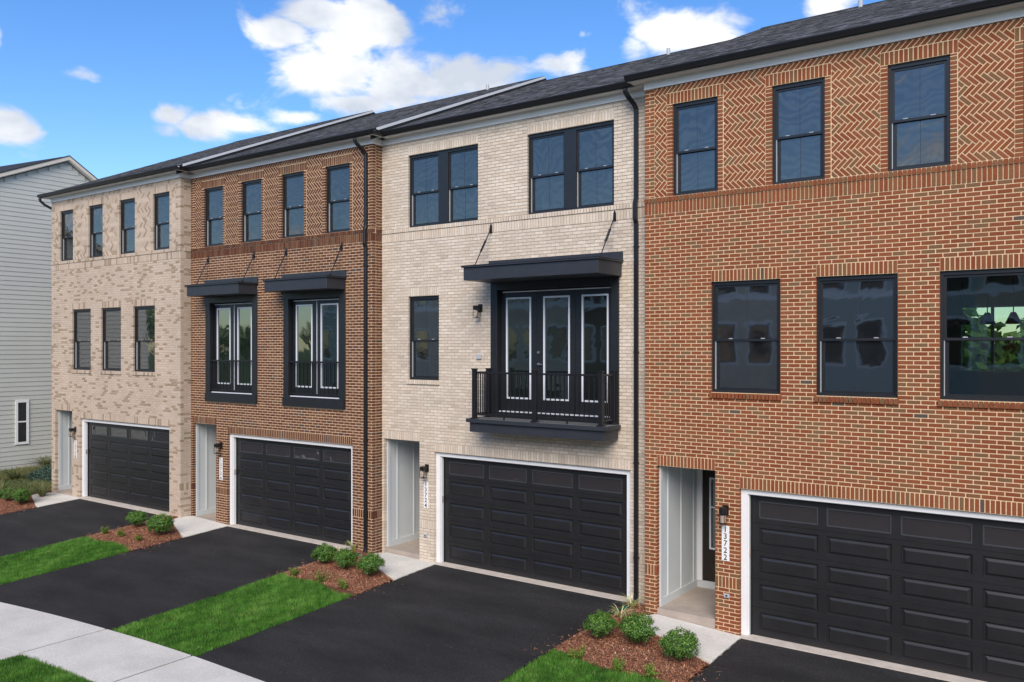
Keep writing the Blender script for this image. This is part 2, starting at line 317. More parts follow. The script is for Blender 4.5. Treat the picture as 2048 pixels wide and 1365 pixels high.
class Brickwork:
    def __init__(s, root, material, tones): s.root = root; s.m = material; s.tones = tones; s.items = []
    def tone(s): return s.tones()
    def add(s, face, u0, u1, z0, z1, proud=0., dep=.10):
        if u1 - u0 < .018 or z1 - z0 < .012: return
        j = random.uniform(-.0012, .0012)
        s.items.append(('r', face, (u0, u1, z0, z1), proud + j, dep, s.tone(), area_px(face, (u0 + u1) / 2, (z0 + z1) / 2, u1 - u0, z1 - z0)))
    def poly(s, face, pts, tone, proud=0., dep=.06):
        us = [p[0] for p in pts]; zs = [p[1] for p in pts]
        ar = abs(sum(pts[i][0] * pts[(i + 1) % len(pts)][1] - pts[(i + 1) % len(pts)][0] * pts[i][1] for i in range(len(pts)))) / 2
        if ar < 2e-4: return
        s.items.append(('p', face, pts, proud, dep, tone, area_px(face, sum(us) / len(us), sum(zs) / len(zs), ar, 1)))
    def running(s, face, u0, u1, ztop, zbot, holes, phase=0., anchor='top'):
        """courses from ztop down to zbot, leaving out the holes (u0, u1, z0, z1)"""
        n = int(round((ztop - zbot) / C + .499)); k = 0
        while True:
            zt = ztop - k * C; zb = zt - C
            if zt - zbot < .015: break
            zb = max(zb, zbot); zc = (zt + zb) / 2
            iv = [(u0, u1)]
            for h in holes:
                if h[2] < zc < h[3]:
                    nv = []
                    for a, b in iv:
                        if h[1] <= a or h[0] >= b: nv.append((a, b)); continue
                        if h[0] > a: nv.append((a, h[0]))
                        if h[1] < b: nv.append((h[1], b))
                    iv = nv
            off = phase + (BL / 2 if k % 2 else 0)
            for a, b in iv:
                ji = 0 if abs(a - u0) < 1e-6 else 0
                x = a - ((a - off) % BL)
                cuts = [a]; x += BL
                while x < b - .035:
                    if x > a + .035: cuts.append(x)
                    x += BL
                cuts.append(b)
                for i in range(len(cuts) - 1):
                    l = cuts[i] + (J / 2 if i else 0.); r = cuts[i + 1] - (J / 2 if i < len(cuts) - 2 else 0.)
                    s.add(face, l, r, zb + J / 2, zt - J / 2)
            k += 1
    def upright(s, face, u0, u1, z0, z1, proud=0., ends=False):
        """soldier or rowlock course: bricks standing side by side"""
        n = max(1, round((u1 - u0) / C)); w = (u1 - u0) / n
        for i in range(n): s.add(face, u0 + i * w + (0 if ends and i == 0 else J / 2), u0 + (i + 1) * w - (0 if ends and i == n - 1 else J / 2), z0 + J / 2, z1 - J / 2, proud)
    def stack(s, face, u0, u1, z0, z1):
        """jamb of headers one over the other"""
        k = 0
        while z0 + k * C < z1 - .02:
            s.add(face, u0 + J / 2, u1, z0 + k * C + J / 2, min(z0 + (k + 1) * C, z1) - J / 2); k += 1
    def herring(s, face, u0, u1, z0, z1, holes):
        W = C; r2 = math.sqrt(.5)
        cells = []
        us = sorted({u0, u1, *[min(max(h[i], u0), u1) for h in holes for i in (0, 1)]})
        for a, b in zip(us, us[1:]):
            if b - a < 1e-4: continue
            zc = [h for h in holes if h[0] < (a + b) / 2 < h[1]]
            cells.append((a, b, max([h[3] for h in zc] + [z0]), z1))
        def clip(poly, lim):
            for ax, sg, v in ((0, 1, lim[0]), (0, -1, lim[1]), (1, 1, lim[2]), (1, -1, lim[3])):
                out = []
                for i in range(len(poly)):
                    p, q = poly[i], poly[(i + 1) % len(poly)]
                    dp, dq = sg * (p[ax] - v), sg * (q[ax] - v)
                    if dp >= 0: out.append(p)
                    if (dp >= 0) != (dq >= 0):
                        t = dp / (dp - dq); out.append((p[0] + t * (q[0] - p[0]), p[1] + t * (q[1] - p[1])))
                poly = out
                if len(poly) < 3: return None
            return poly
        cu = (u0 + u1) / 2; g = J / 2 / W
        NI = int((u1 - u0) / (W * 1.414)) // 2 + 6; NJ = int((z1 - z0) / (W * 3 * 1.414)) + 4
        for i in range(-NI * 2, NI * 2):
            for j in range(-NJ, NJ):
                bx, by = i + 3 * j, i - 3 * j
                for (x0, y0, x1, y1) in ((bx, by, bx + 3, by + 1), (bx, by + 1, bx + 1, by + 4)):
                    q = [(x0 + g, y0 + g), (x1 - g, y0 + g), (x1 - g, y1 - g), (x0 + g, y1 - g)]
                    P = [(cu + (a + b) * r2 * W, z0 + (b - a) * r2 * W + .4) for a, b in q]
                    if max(p[0] for p in P) < u0 or min(p[0] for p in P) > u1 or max(p[1] for p in P) < z0 or min(p[1] for p in P) > z1: continue
                    t = s.tone()
                    for ce in cells:
                        m = J / 2
                        lim = (ce[0] + (m if abs(ce[0] - u0) < 1e-6 else 0), ce[1] - (m if abs(ce[1] - u1) < 1e-6 else 0), ce[2] + m, ce[3])
                        pp = clip(P, lim)
                        if pp: s.poly(face, pp, t)
    def finish(s, singles=300):
        s.items.sort(key=lambda i: -i[6])
        pool = {}
        big = MB()
        for n, (kind, face, g, proud, dep, tone, ar) in enumerate(s.items):
            single = n < singles and ar > 45
            if kind == 'r':
                u0, u1, z0, z1 = g
                if single:
                    tb = round(tone * 20) / 20
                    if tb not in pool: pool[tb] = MB().box(-.5, .5, -.5, .5, -.5, .5, tb).mesh('brick', s.m)
                    o = bpy.data.objects.new('brick', pool[tb]); COL.objects.link(o); o.parent = s.root
                    o.location = face.p((u0 + u1) / 2, (z0 + z1) / 2, proud - dep / 2)
                    o.scale = (u1 - u0, dep, z1 - z0) if face.front else (dep, u1 - u0, z1 - z0)
                else:
                    a = face.p(u0, z0, proud); b = face.p(u1, z1, proud - dep)
                    big.box(min(a[0], b[0]), max(a[0], b[0]), min(a[1], b[1]), max(a[1], b[1]), z0, z1, tone, back=not face.front)
            else:
                pts = [face.p(u, z, proud) for u, z in g]
                if single:
                    c = Vector((sum(p[0] for p in pts) / len(pts), sum(p[1] for p in pts) / len(pts), sum(p[2] for p in pts) / len(pts)))
                    o = MB().prism([Vector(p) - c for p in pts], face.back(dep), tone).build('brick', s.m, s.root); o.location = c
                else: big.prism(pts, face.back(dep), tone, cap2=False)
        big.build('brickwork', s.m, s.root, 'stuff')

def mortar_wall(root, m, x0, x1, z0, z1, D, holes, th=.24):
    us = sorted({x0, x1, *[h[i] for h in holes for i in (0, 1)]}); zs = sorted({z0, z1, *[h[i] for h in holes for i in (2, 3)]})
    b = MB(); e = .006
    for ua, ub in zip(us, us[1:]):
        run = None
        for za, zb in zip(zs, zs[1:]):
            cu, cz = (ua + ub) / 2, (za + zb) / 2
            solid = not any(h[0] < cu < h[1] and h[2] < cz < h[3] for h in holes)
            if solid: run = (run[0] if run else za, zb)
            if (not solid or zb == zs[-1]) and run:
                b.box(ua, ub, D + e, D + th, run[0], run[1]); run = None
    return b.build('wall', m, root)

# ------------------------------------------------------------------ windows and doors
def sash(b, x0, x1, z0, z1, y, w=.045, d=.035):
    b.box(x0, x0 + w, y, y + d, z0, z1); b.box(x1 - w, x1, y, y + d, z0, z1)
    b.box(x0 + w, x1 - w, y, y + d, z0, z0 + w); b.box(x0 + w, x1 - w, y, y + d, z1 - w, z1)
def hung(frame, x0, x1, z0, z1, D, glass):
    """one double-hung unit inside its frame opening"""
    zm = z0 + (z1 - z0) * .475; y = D + .075
    b = MB(); sash(b, x0, x1, zm - .02, z1, y, .04); b.build('sash', BLK, frame)
    MB().box(x0 + .035, x1 - .035, y + .016, y + .026, zm + .015, z1 - .035).build('pane', glass, frame)
    b = MB(); sash(b, x0 + .022, x1 - .012, z0, zm + .015, y + .036, .042); b.build('sash', BLK, frame)
    MB().box(x0 + .055, x1 - .05, y + .052, y + .062, z0 + .035, zm - .02).build('pane', glass, frame)
    if glass is not GL_THRU and x0 > -14.2:
        c = (x0 + x1) / 2 + .01; MB().box(c - .003, c + .003, y + .0145, y + .0155, zm + .02, z1 - .04).box(c - .003, c + .003, y + .0505, y + .0515, z0 + .04, zm - .025).build('film_seam', SEAM, frame)
    MB().box(x0 + .003, x0 + .014, y + .006, y + .034, z0 + .01, zm - .02).build('track', TRACK, frame)
    b = MB()
    for q in (.25, .75): b.box(x0 + (x1 - x0) * q - .035, x0 + (x1 - x0) * q + .035, y + .012, y + .034, zm + .0195, zm + .034)
    b.build('sash_lock', TRACK, frame)
def window(root, x0, x1, z0, z1, D, double=False, glass=None):
    glass = glass or GL_UP; fw = .042; y = D + .05; b = MB()
    b.box(x0, x0 + fw, y, y + .09, z0, z1); b.box(x1 - fw, x1, y, y + .09, z0, z1)
    b.box(x0 + fw, x1 - fw, y, y + .09, z0, z0 + fw); b.box(x0 + fw, x1 - fw, y, y + .09, z1 - fw * 1.5, z1)
    if double:
        c = (x0 + x1) / 2; b.box(c - .14, c + .14, y - .008, y + .088, z0 + fw, z1 - fw * 1.5)
    o = b.build('window', BLK, root)
    if double:
        hung(o, x0 + fw, c - .14, z0 + fw, z1 - fw * 1.5, D, glass); hung(o, c + .14, x1 - fw, z0 + fw, z1 - fw * 1.5, D, glass)
    else: hung(o, x0 + fw, x1 - fw, z0 + fw, z1 - fw * 1.5, D, glass)
    return o

def emboss(b, x0, x1, z0, z1, y):
    """raised panel with a sunk border, closing the rectangle of a garage door section"""
    prev = [(x0, y, z0), (x1, y, z0), (x1, y, z1), (x0, y, z1)]
    for ins, dy in ((.014, .022), (.030, .022), (.066, .0), (.5, 0)):
        if ins == .5: b.quad(*prev); break
        cur = [(x0 + ins, y + dy, z0 + ins), (x1 - ins, y + dy, z0 + ins), (x1 - ins, y + dy, z1 - ins), (x0 + ins, y + dy, z1 - ins)]
        for i in range(4): b.quad(prev[i], prev[(i + 1) % 4], cur[(i + 1) % 4], cur[i])
        prev = cur
def garage(root, x0, x1, ztop, zbot, D):
    """x0..x1, zbot..ztop is the brick opening"""
    tw = .115; yt = D + .07
    b = MB()                                            # white surround: front board and return, butted
    b.box(x0, x0 + tw, yt, yt + .03, zbot, ztop); b.box(x1 - tw, x1, yt, yt + .03, zbot, ztop); b.box(x0 + tw, x1 - tw, yt, yt + .03, ztop - tw * .85, ztop)
    b.box(x0 + tw - .03, x0 + tw + .012, yt + .03, yt + .12, zbot, ztop - tw * .85 - .012); b.box(x1 - tw - .012, x1 - tw + .03, yt + .03, yt + .12, zbot, ztop - tw * .85 - .012)
    b.box(x0 + tw - .03, x1 - tw + .03, yt + .03, yt + .12, ztop - tw * .85 - .012, ztop - tw * .85 + .02)
    b.build('garage_surround', WHITE, root, bevel=.003)
    X0, X1, Z1 = x0 + tw + .012, x1 - tw - .012, ztop - tw * .85 - .012; y = yt + .125
    b = MB(); b.box(X0 - .02, X1 + .02, y + .035, y + .06, zbot, Z1 + .02)
    b.box(X0, X0 + .022, y - .02, y - .002, zbot, Z1 - .022); b.box(X0, X1, y - .02, y - .002, Z1 - .022, Z1)    # weather seal
    door = b.build('garage_door', BLKM, root)
    n = 5; h = (Z1 - zbot) / n; W = X1 - X0; mg = .15; gp = .14; pw = (W - 2 * mg - 3 * gp) / 4
    for k in range(n):
        za = zbot + k * h; zb = za + h; top = k == n - 1
        zi0, zi1 = za + h * .20, zb - h * .17
        if top: zi0, zi1 = za + h * .17, zb - h * .22
        s = MB(); za2, zb2 = za + .002, zb - .002
        s.box(X0, X1, y, y + .035, za2, zi0); s.box(X0, X1, y, y + .035, zi1, zb2)
        xs = X0
        for c in range(4):
            a = X0 + mg + c * (pw + gp); s.box(xs, a, y, y + .035, zi0, zi1); xs = a + pw
        s.box(xs, X1, y, y + .035, zi0, zi1)
        s.box(X0, X1, y + .0, y + .006, za + .004, za + .006) if False else None
        s.build('door_section', GDOOR, door, bevel=.002)
        for c in range(4):
            a = X0 + mg + c * (pw + gp)
            if top:
                f = MB(); sash(f, a, a + pw, zi0, zi1, y - .006, .018, .03); f.build('pane_frame', mat('garage_pane_frame', (.05, .055, .06), .4, .5), door)
                MB().box(a + .018, a + pw - .018, y + .016, y + .022, zi0 + .018, zi1 - .018).build('pane', GL_GAR, door)
            else:
                e = MB(); emboss(e, a, a + pw, zi0, zi1, y + .0005); e.build('panel', GDOOR, door)
    # keypad on the left return
    kp = box('keypad', TAN, root, x0 + tw + .012, x0 + tw + .03, yt + .035, yt + .075, zbot + 1.36, zbot + 1.50, bevel=.003)
    # concrete lip under the door
    box('garage_slab', CLIP, root, x0 + .004, x1 - .004, D - .06, D + .30, zbot - .35, zbot - .004)

def lite_door(parent, x0, x1, z0, z1, y, lx0, lx1, lz0, lz1, hard=None):
    """leaf with a full glass lite in a pale frame"""
    b = MB(); b.box(x0, lx0, y, y + .045, z0, z1); b.box(lx1, x1, y, y + .045, z0, z1); b.box(lx0, lx1, y, y + .045, z0, lz0); b.box(lx0, lx1, y, y + .045, lz1, z1)
    leaf = b.build('door_leaf', BLK, parent, bevel=.003)
    b = MB(); sash(b, lx0, lx1, lz0, lz1, y - .014, .034, .022); b.build('lite_frame', LITEF, parent)
    MB().box(lx0 + .034, lx1 - .034, y + .012, y + .02, lz0 + .034, lz1 - .034).build('pane', GL_DOOR, parent)
    if hard:
        hx, hz = hard; b = MB()
        b.tube([(hx, y - .001, hz), (hx, y - .02, hz)], .028, 12); b.tube([(hx, y - .01, hz), (hx, y - .055, hz)], .010, 8); b.tube([(hx - .005, y - .05, hz), (hx + .10, y - .05, hz - .005)], .010, 8)
        b.tube([(hx, y - .001, hz + .24), (hx, y - .028, hz + .24)], .028, 12)
        b.build('handle', METAL, parent)

def rail(parent, x0, x1, y, ztop, zbot, n, along='x', w=.035):
    def bx(b, a0, a1, c0, c1, z0, z1):
        if along == 'x': b.box(a0, a1, y + c0, y + c1, z0, z1)
        else: b.box(y + c0, y + c1, a0, a1, z0, z1)
    b = MB(); bx(b, x0, x1, -w / 2, w / 2, ztop - .04, ztop); b.build('top_rail', BLKM, parent, bevel=.003)
    b = MB(); bx(b, x0, x1, -w * .4, w * .4, zbot, zbot + .035); b.build('bottom_rail', BLKM, parent)
    for i in range(n):
        a = x0 + (x1 - x0) * (i + 1) / (n + 1); b = MB(); bx(b, a - .009, a + .009, -.009, .009, zbot + .035, ztop - .04); b.build('baluster', BLKM, parent)

def canopy(root, x0, x1, D, proj, z0, z1, rods, wallz):
    b = MB(); yf = D - proj
    b.box(x0, x1, yf, D - .004, z0, z1 - .045)
    o = b.build('canopy', DARK, root, bevel=.004)
    MB().box(x0 - .035, x1 + .035, yf - .035, D - .006, z1 - .045, z1 - .012).box(x0 - .045, x1 + .045, yf - .045, D - .006, z1 - .012, z1).build('canopy_cap', DARK, o, bevel=.003)
    MB().box(x0 - .03, x1 + .03, D - .03, D - .003, z1 + .001, z1 + .17).build('flashing', DARK, o)
    for rx in rods:
        a = Vector((rx, D - .03, wallz)); e = Vector((rx, D - proj * .62, z1 + .03)); d = (e - a)
        r = MB(); r.tube([a, e], .011, 6)
        r.tube([a + d * .30 + Vector((.022, 0, 0)), a + d * .62 + Vector((.022, 0, 0))], .007, 5); r.tube([a + d * .30 - Vector((.022, 0, 0)), a + d * .62 - Vector((.022, 0, 0))], .007, 5)
        r.box(rx - .03, rx + .03, a.y + .012, D - .004, wallz - .07, wallz + .085); r.box(rx - .009, rx + .009, a.y - .03, a.y + .012, wallz - .035, wallz + .035)
        r.prism([(rx - .028, D - .018, wallz + .086), (rx + .028, D - .018, wallz + .086), (rx, D - .018, wallz + .14)], (0, .013, 0))
        r.box(rx - .035, rx + .035, e.y - .06, e.y + .06, z1 + .0005, z1 + .012); r.box(rx - .01, rx + .01, e.y - .03, e.y + .03, z1 + .012, z1 + .05)
        r.build('tie_rod', BLKM, o)
    return o

# ------------------------------------------------------------------ a townhouse
ZE = GZ + 4.735                      # underside of the white frieze
RIDGE_Y = 21.2; PITCH = .427
def house(nm, label, x0, x1, D, zb, bm, mm, tones, base, wins, win_top_kind, f2, port, gar, garz, portz, solz, floorz, ret=None, singles=300):
    root = thing(nm, label, 'townhouse', (0, 0, 0))
    zb += GZ; ledge = zb + 3 * C; rt = ledge + .1
    bw = Brickwork(root, bm, tones); F = Face(D)
    holes = []; msk = []
    wt = GZ + 4.40; cutin = []
    topz = ZE + .03
    # top storey
    hz = []
    for (a, b_) in wins:
        holes.append((a, b_, rt, wt))
    if win_top_kind == 'herring':
        for (a, b_) in wins: hz.append((a - .115, b_ + .115, rt, wt + 3 * C))
        e0, e1 = x0 + .195, x1 - .235
        for (ea, eb) in ((x0, e0), (e1, x1)):
            bw.running(F, ea, eb, rt + 29.5 * C, rt, [], phase=ea)
        bw.herring(F, e0, e1, rt, topz, hz)
        for (a, b_) in wins:
            bw.stack(F, a - .115, a, rt, wt); bw.stack(F, b_, b_ + .115 - J, rt, wt)
            bw.upright(F, a - .115, b_ + .115, wt, wt + 3 * C)
    else:
        hh = []
        for (a, b_) in wins: hh += [(a, b_, rt, wt), (a, b_, wt, wt + 3 * C)]; bw.upright(F, a, b_, wt, wt + 3 * C)
        bw.running(F, x0, x1, rt + 30 * C, rt, hh, phase=x0)
    bw.upright(F, x0, x1, ledge, rt, proud=.022, ends=True)
    bw.upright(F, x0, x1, zb, ledge, proud=.006, ends=True)
    # lower wall
    fh = []
    for (a, b_, za, zt_) in f2:                      # windows of the middle storey: opening, soldier head, rowlock sill
        holes.append((a, b_, za, zt_)); fh.append((a, b_, za - .105, zt_ + 3 * C))
        bw.upright(F, a, b_, zt_, zt_ + 3 * C); bw.upright(F, a - .02, b_ + .02, za - .105, za, proud=.035, ends=True)
    px0, px1 = port; g0, g1 = gar
    floor = floorz + GZ; gz = base + GZ
    holes.append((px0, px1, gz - .5, portz)); fh.append((px0, px1, gz - .5, portz + 3 * C)); bw.upright(F, px0, px1, portz, portz + 3 * C)
    holes.append((g0, g1, gz - .5, garz)); fh.append((g0, g1, gz - .5, garz + 3 * C)); bw.upright(F, g0, g1, garz, garz + 3 * C)
    for (a, b_) in ((x0, px0), (px1, g0), (g1, x1)):
        bw.upright(F, a, b_, solz, solz + 3 * C, ends=True); fh.append((a, b_, solz, solz + 3 * C))
    extra = root.get('_x', None)
    for h in EXTRA.get(nm + label[:4], []): holes.append(h); fh.append(h)
    # one course is anchored at the band, one below the soldier piers
    bw.running(F, x0, x1, zb, gz - .25, fh, phase=x0)
    mortar_wall(root, mm, x0 + .006, x1 - .006, gz - .4, ZE + .1, D, [(h[0] - .006, h[1] + .006, h[2], h[3]) for h in holes])
    # visible return towards the next, set-back house
    if ret:
        S = Face(x1, False); y0, y1 = D + .1 + J, D + ret
        bw.running(S, y0, y1, rt + 30 * C, rt, [], phase=y1 - BL); bw.running(S, y0, y1, zb, gz - .25, [(y0 - 1, y1 + 1, solz, solz + 3 * C)], phase=y1 - BL)
        for za, zz, pr in ((ledge, rt, .022), (zb, ledge, .006), (solz, solz + 3 * C, 0)): bw.upright(S, y0 - J, y1, za, zz, proud=pr)
    bw.finish(singles)
    # remaining shell
    box('side_wall', mm, root, x0 + .01, x0 + .05, D + .24, 27, gz - .4, ZE + .1); box('side_wall', mm, root, x1 - .2, x1 - .006, D + .006 + .234, 27, gz - .4, ZE + .1)
    if nm == 'red_brick_townhouse':
        b = MB(); wx0, wx1, wz0_, wz1_ = -3.75, -1.3, GZ - .95, GZ + 1.15
        b.box(x0 + .05, wx0, 26.8, 27, gz - .4, ZE + .1); b.box(wx1, x1 - .2, 26.8, 27, gz - .4, ZE + .1); b.box(wx0, wx1, 26.8, 27, gz - .4, wz0_); b.box(wx0, wx1, 26.8, 27, wz1_, ZE + .1); b.build('back_wall', mm, root)
        b = MB(); sash(b, wx0, wx1, wz0_, wz1_, 26.82, .06, .08)
        for q in (.333, .667): b.box(wx0 + (wx1 - wx0) * q - .04, wx0 + (wx1 - wx0) * q + .04, 26.82, 26.9, wz0_ + .06, wz1_ - .06)
        b.build('rear_window', WHITE, root)
        rm = box('room_floor', ROOMF, root, -4.3, x1 - .21, 14.45, 26.79, GZ - 1.5, GZ - 1.42)
        MB().box(-4.3, x1 - .21, 14.45, 26.79, GZ + 1.5, GZ + 1.55).build('room_ceiling', ROOMW, root)
        MB().box(-4.38, -4.305, 14.45, 26.79, GZ - 1.5, GZ + 1.55).build('room_wall', ROOMW, root)
        for q in range(3):
            cx_ = -2.95 + q * .5; MB().tube([(cx_, 21.5, GZ + 1.5), (cx_, 21.5, GZ + .75)], .012, 6).tube([(cx_, 21.5, GZ + .76), (cx_, 21.5, GZ + .5)], [.05, .17], 12).build('pendant_lamp', BLKM, root)
        MB().box(-3.6, -1.2, 21.0, 22.0, GZ - 1.42, GZ - .55).build('kitchen_island', ROOMW, root)
    else: box('back_wall', mm, root, x0 + .05, x1 - .2, 26.8, 27, gz - .4, ZE + .1)
    for (a, b_) in wins: window(root, a, b_, rt, wt, D, double=(b_ - a > 1.5))
    for (a, b_, za, zt_) in f2: window(root, a, b_, za, zt_, D, glass=GL_THRU if a > -2.5 else GL_MID)
    garage(root, g0, g1, garz, gz, D)
    # entrance recess
    dp = 1.75; yb = D + dp
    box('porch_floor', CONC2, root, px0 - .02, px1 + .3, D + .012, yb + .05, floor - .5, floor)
    b = MB(); b.box(px0 - .06, px0 + .012, D + .105, yb, floor + .001, portz + .05); w = b.build('porch_side_wall', PGREY, root)
    for (ya, yb_) in ((D + .105, D + .19), (D + .42, D + .46), (D + 1.0, D + 1.04), (D + 1.58, D + 1.62)):
        MB().box(px0 + .012, px0 + .030, ya, yb_, floor + .1452, portz + .0).build('batten', PGREY, w)
    MB().box(px0 + .012, px0 + .034, D + .105, yb - .022, floor + .001, floor + .145).build('baseboard', PGREY, w)
    w = box('porch_side_wall', PGREY, root, px1 + .25, px1 + .3, D + .24, yb, floor + .001, portz + .05)
    box('porch_ceiling', PGREY, root, px0, px1 + .25, D + .24, yb, portz + .051, portz + .1)
    b = MB(); dx0, dx1 = px0 + .14, px0 + 1.06
    b.box(px0 - .06, dx0 - .1, yb, yb + .05, floor, portz + .05); b.box(dx1 + .1, px1 + .3, yb, yb + .05, floor, portz + .05); b.box(dx0 - .1, dx1 + .1, yb, yb + .05, floor, floor + .14); b.box(dx0 - .1, dx1 + .1, yb, yb + .05, floor + 2.45, portz + .05)
    b.build('porch_back_wall', PGREY, root)
    b = MB(); b.box(dx0 - .1, dx0, yb - .02, yb + .04, floor + .1405, floor + 2.45); b.box(dx1, dx1 + .1, yb - .02, yb + .04, floor + .1405, floor + 2.45); b.box(dx0, dx1, yb - .02, yb + .04, floor + 2.35, floor + 2.45)
    ed = b.build('entry_door', WHITE, root)
    b = MB(); lx0, lx1, lz0, lz1 = dx0 + .14, dx1 - .14, floor + .78, floor + 2.2
    b.box(dx0, lx0, yb + .02, yb + .06, floor + .1405, floor + 2.35); b.box(lx1, dx1, yb + .02, yb + .06, floor + .1405, floor + 2.35); b.box(lx0, lx1, yb + .02, yb + .06, floor + .1405, lz0); b.box(lx0, lx1, yb + .02, yb + .06, lz1, floor + 2.35)
    b.build('door_leaf', DOORB, ed)
    b = MB(); sash(b, lx0, lx1, lz0, lz1, yb + .008, .035, .02); b.box(lx0 + .035, lx1 - .035, yb + .010, yb + .026, lz0 + .82, lz0 + .85); b.build('lite_frame', LITEF, ed)
    MB().box(lx0 + .03, lx1 - .03, yb + .035, yb + .045, lz0 + .03, lz1 - .03).build('pane', GL_DOOR, ed)
    # cornice: frieze board, crown, soffit, gutter
    oh = .23
    b = MB(); b.box(x0, x1, D - .03, D - .004, ZE, ZE + .14); 
    if ret: b.box(x1 + .004, x1 + .03, D - .03, D + ret, ZE, ZE + .14)
    b.build('frieze_board', WHITE, root)
    xr = x1 + (oh if ret else 0); xl = x0 - (oh if nm in ('beige_brick_townhouse', 'red_brick_townhouse') else -.0)
    b = MB(); b.box(xl, xr, D - oh, D + .1, ZE + .1405, ZE + .155)
    if ret: b.box(x1 + .001, xr, D + .1, D + ret + .1, ZE + .1405, ZE + .155)
    sf = b.build('soffit', SOFF, root)
    b = MB(); b.box(xl, xr, D - oh - .02, D - oh - .001, ZE + .125, ZE + .24)
    if ret: b.box(xr + .0005, xr + .02, D - oh - .02, D + ret + .1, ZE + .125, ZE + .24)
    b.build('fascia', WHITE, root)
    def gut(b, p0, p1, side):
        prof = [(.0, .0), (.060, .0), (.080, .024), (.096, .06), (.106, .082), (.106, .094), (.09, .094), (.09, .076), (.0, .024)]
        z = ZE + .142
        if side == 'f': P = [(p0, D - oh - .022 - a, z + h) for a, h in prof]; b.prism(P[::-1], (p1 - p0, 0, 0))
        else: P = [(xr + .022 + a, p0, z + h) for a, h in prof]; b.prism(P, (0, p1 - p0, 0))
    b = MB(); gut(b, xl - .02, xr + (.135 if ret else .0), 'f')
    if ret: gut(b, D - oh - .022, D + ret - .26, 's')
    b.build('gutter', BLKM, root)
    # roof
    ye = D - oh - .06; ze = ZE + .225; zr = ze + PITCH * (RIDGE_Y - ye)
    b = MB(); ra, rb = xl - .0, (x1 + .16 if ret else x1)
    th = .09
    b.prism([(ra, ye, ze), (rb, ye, ze), (rb, RIDGE_Y, zr), (ra, RIDGE_Y, zr)], (0, 0, -th))
    yb2 = RIDGE_Y + 6.5
    b.prism([(ra, RIDGE_Y, zr), (rb, RIDGE_Y, zr), (rb, yb2, zr - PITCH * 6.5), (ra, yb2, zr - PITCH * 6.5)], (0, 0, -th))
    roof = b.build('roof', DECK, root)
    L = math.hypot(1, PITCH); ux, uz = 1 / L, PITCH / L; sl = (RIDGE_Y - ye) * L; ex = .142; tabs = []
    for k in range(int(sl / ex) + 1):
        s0 = k * ex - .015; x = ra + random.uniform(-.2, 0)
        while x < rb:
            w = random.choice((.10, .14, .17, .2, .26)); a, b_ = max(x, ra), min(x + w, rb); x += w
            if b_ - a < .02: continue
            s1 = min(s0 + ex + .01, sl); hi = random.choice((.007, .007, .013)); t = min(1, max(0, random.gauss(.45, .25)))
            def P(xx, s, h): return (xx, ye + s * ux - h * uz, ze + s * uz + h * ux)
            pts = [P(a + .002, s0, hi), P(b_ - .002, s0, hi), P(b_ - .002, s1, .003), P(a + .002, s1, .003)]
            q = px(a, ye + s0 * ux, ze + s0 * uz); zc = -a * .58379 + (ye + s0 * ux) * .81181
            inf = -5 < q[0] < 2050 and -5 < q[1] < 1370
            tabs.append(((b_ - a) / max(zc, 1) ** 2 if inf else 0, pts, t))
    tabs.sort(key=lambda t: -t[0]); big = MB(); ns = 300 if singles else 0
    for n, (ar, pts, t) in enumerate(tabs):
        tgt = MB() if n < ns and ar > 0 else big
        if tgt is big: tgt.prism(pts, (0, 0, -.006), t, cap2=False)
        else:
            c = Vector(pts[0]); tgt.prism([Vector(p) - c for p in pts], (0, 0, -.006), t); o = tgt.build('shingle', SHING, roof); o.location = c
    big.build('shingles', SHING, roof, 'stuff')
    MB().prism([(ra, RIDGE_Y - .15, zr - .045), (rb, RIDGE_Y - .15, zr - .045), (rb, RIDGE_Y, zr + .022), (ra, RIDGE_Y, zr + .022)], (0, 0, -.02)).build('ridge_cap', SHING, roof)
    if ret:                                          # pale rake trim and step flashing where the roof stands above its neighbour
        MB().prism([(rb + .004, ye + .25, ze + PITCH * .25 - .055), (rb + .004, RIDGE_Y, zr - .055), (rb + .004, RIDGE_Y, zr + .012), (rb + .004, ye + .25, ze + PITCH * .25 + .012)][::-1], (.02, 0, 0)).build('rake_trim', mat('rake_metal', (.62, .64, .66), .5, .4), root)
        MB().prism([(rb + .003, ye + .05, ze + PITCH * .05 - .22), (rb + .003, RIDGE_Y, zr - .22), (rb + .003, RIDGE_Y, zr - .063), (rb + .003, ye + .05, ze + PITCH * .05 - .063)][::-1], (.018, 0, 0)).build('step_flashing', DECK, root)
    return root, bw

EXTRA = {}
GR = 'brick townhouses in the row'
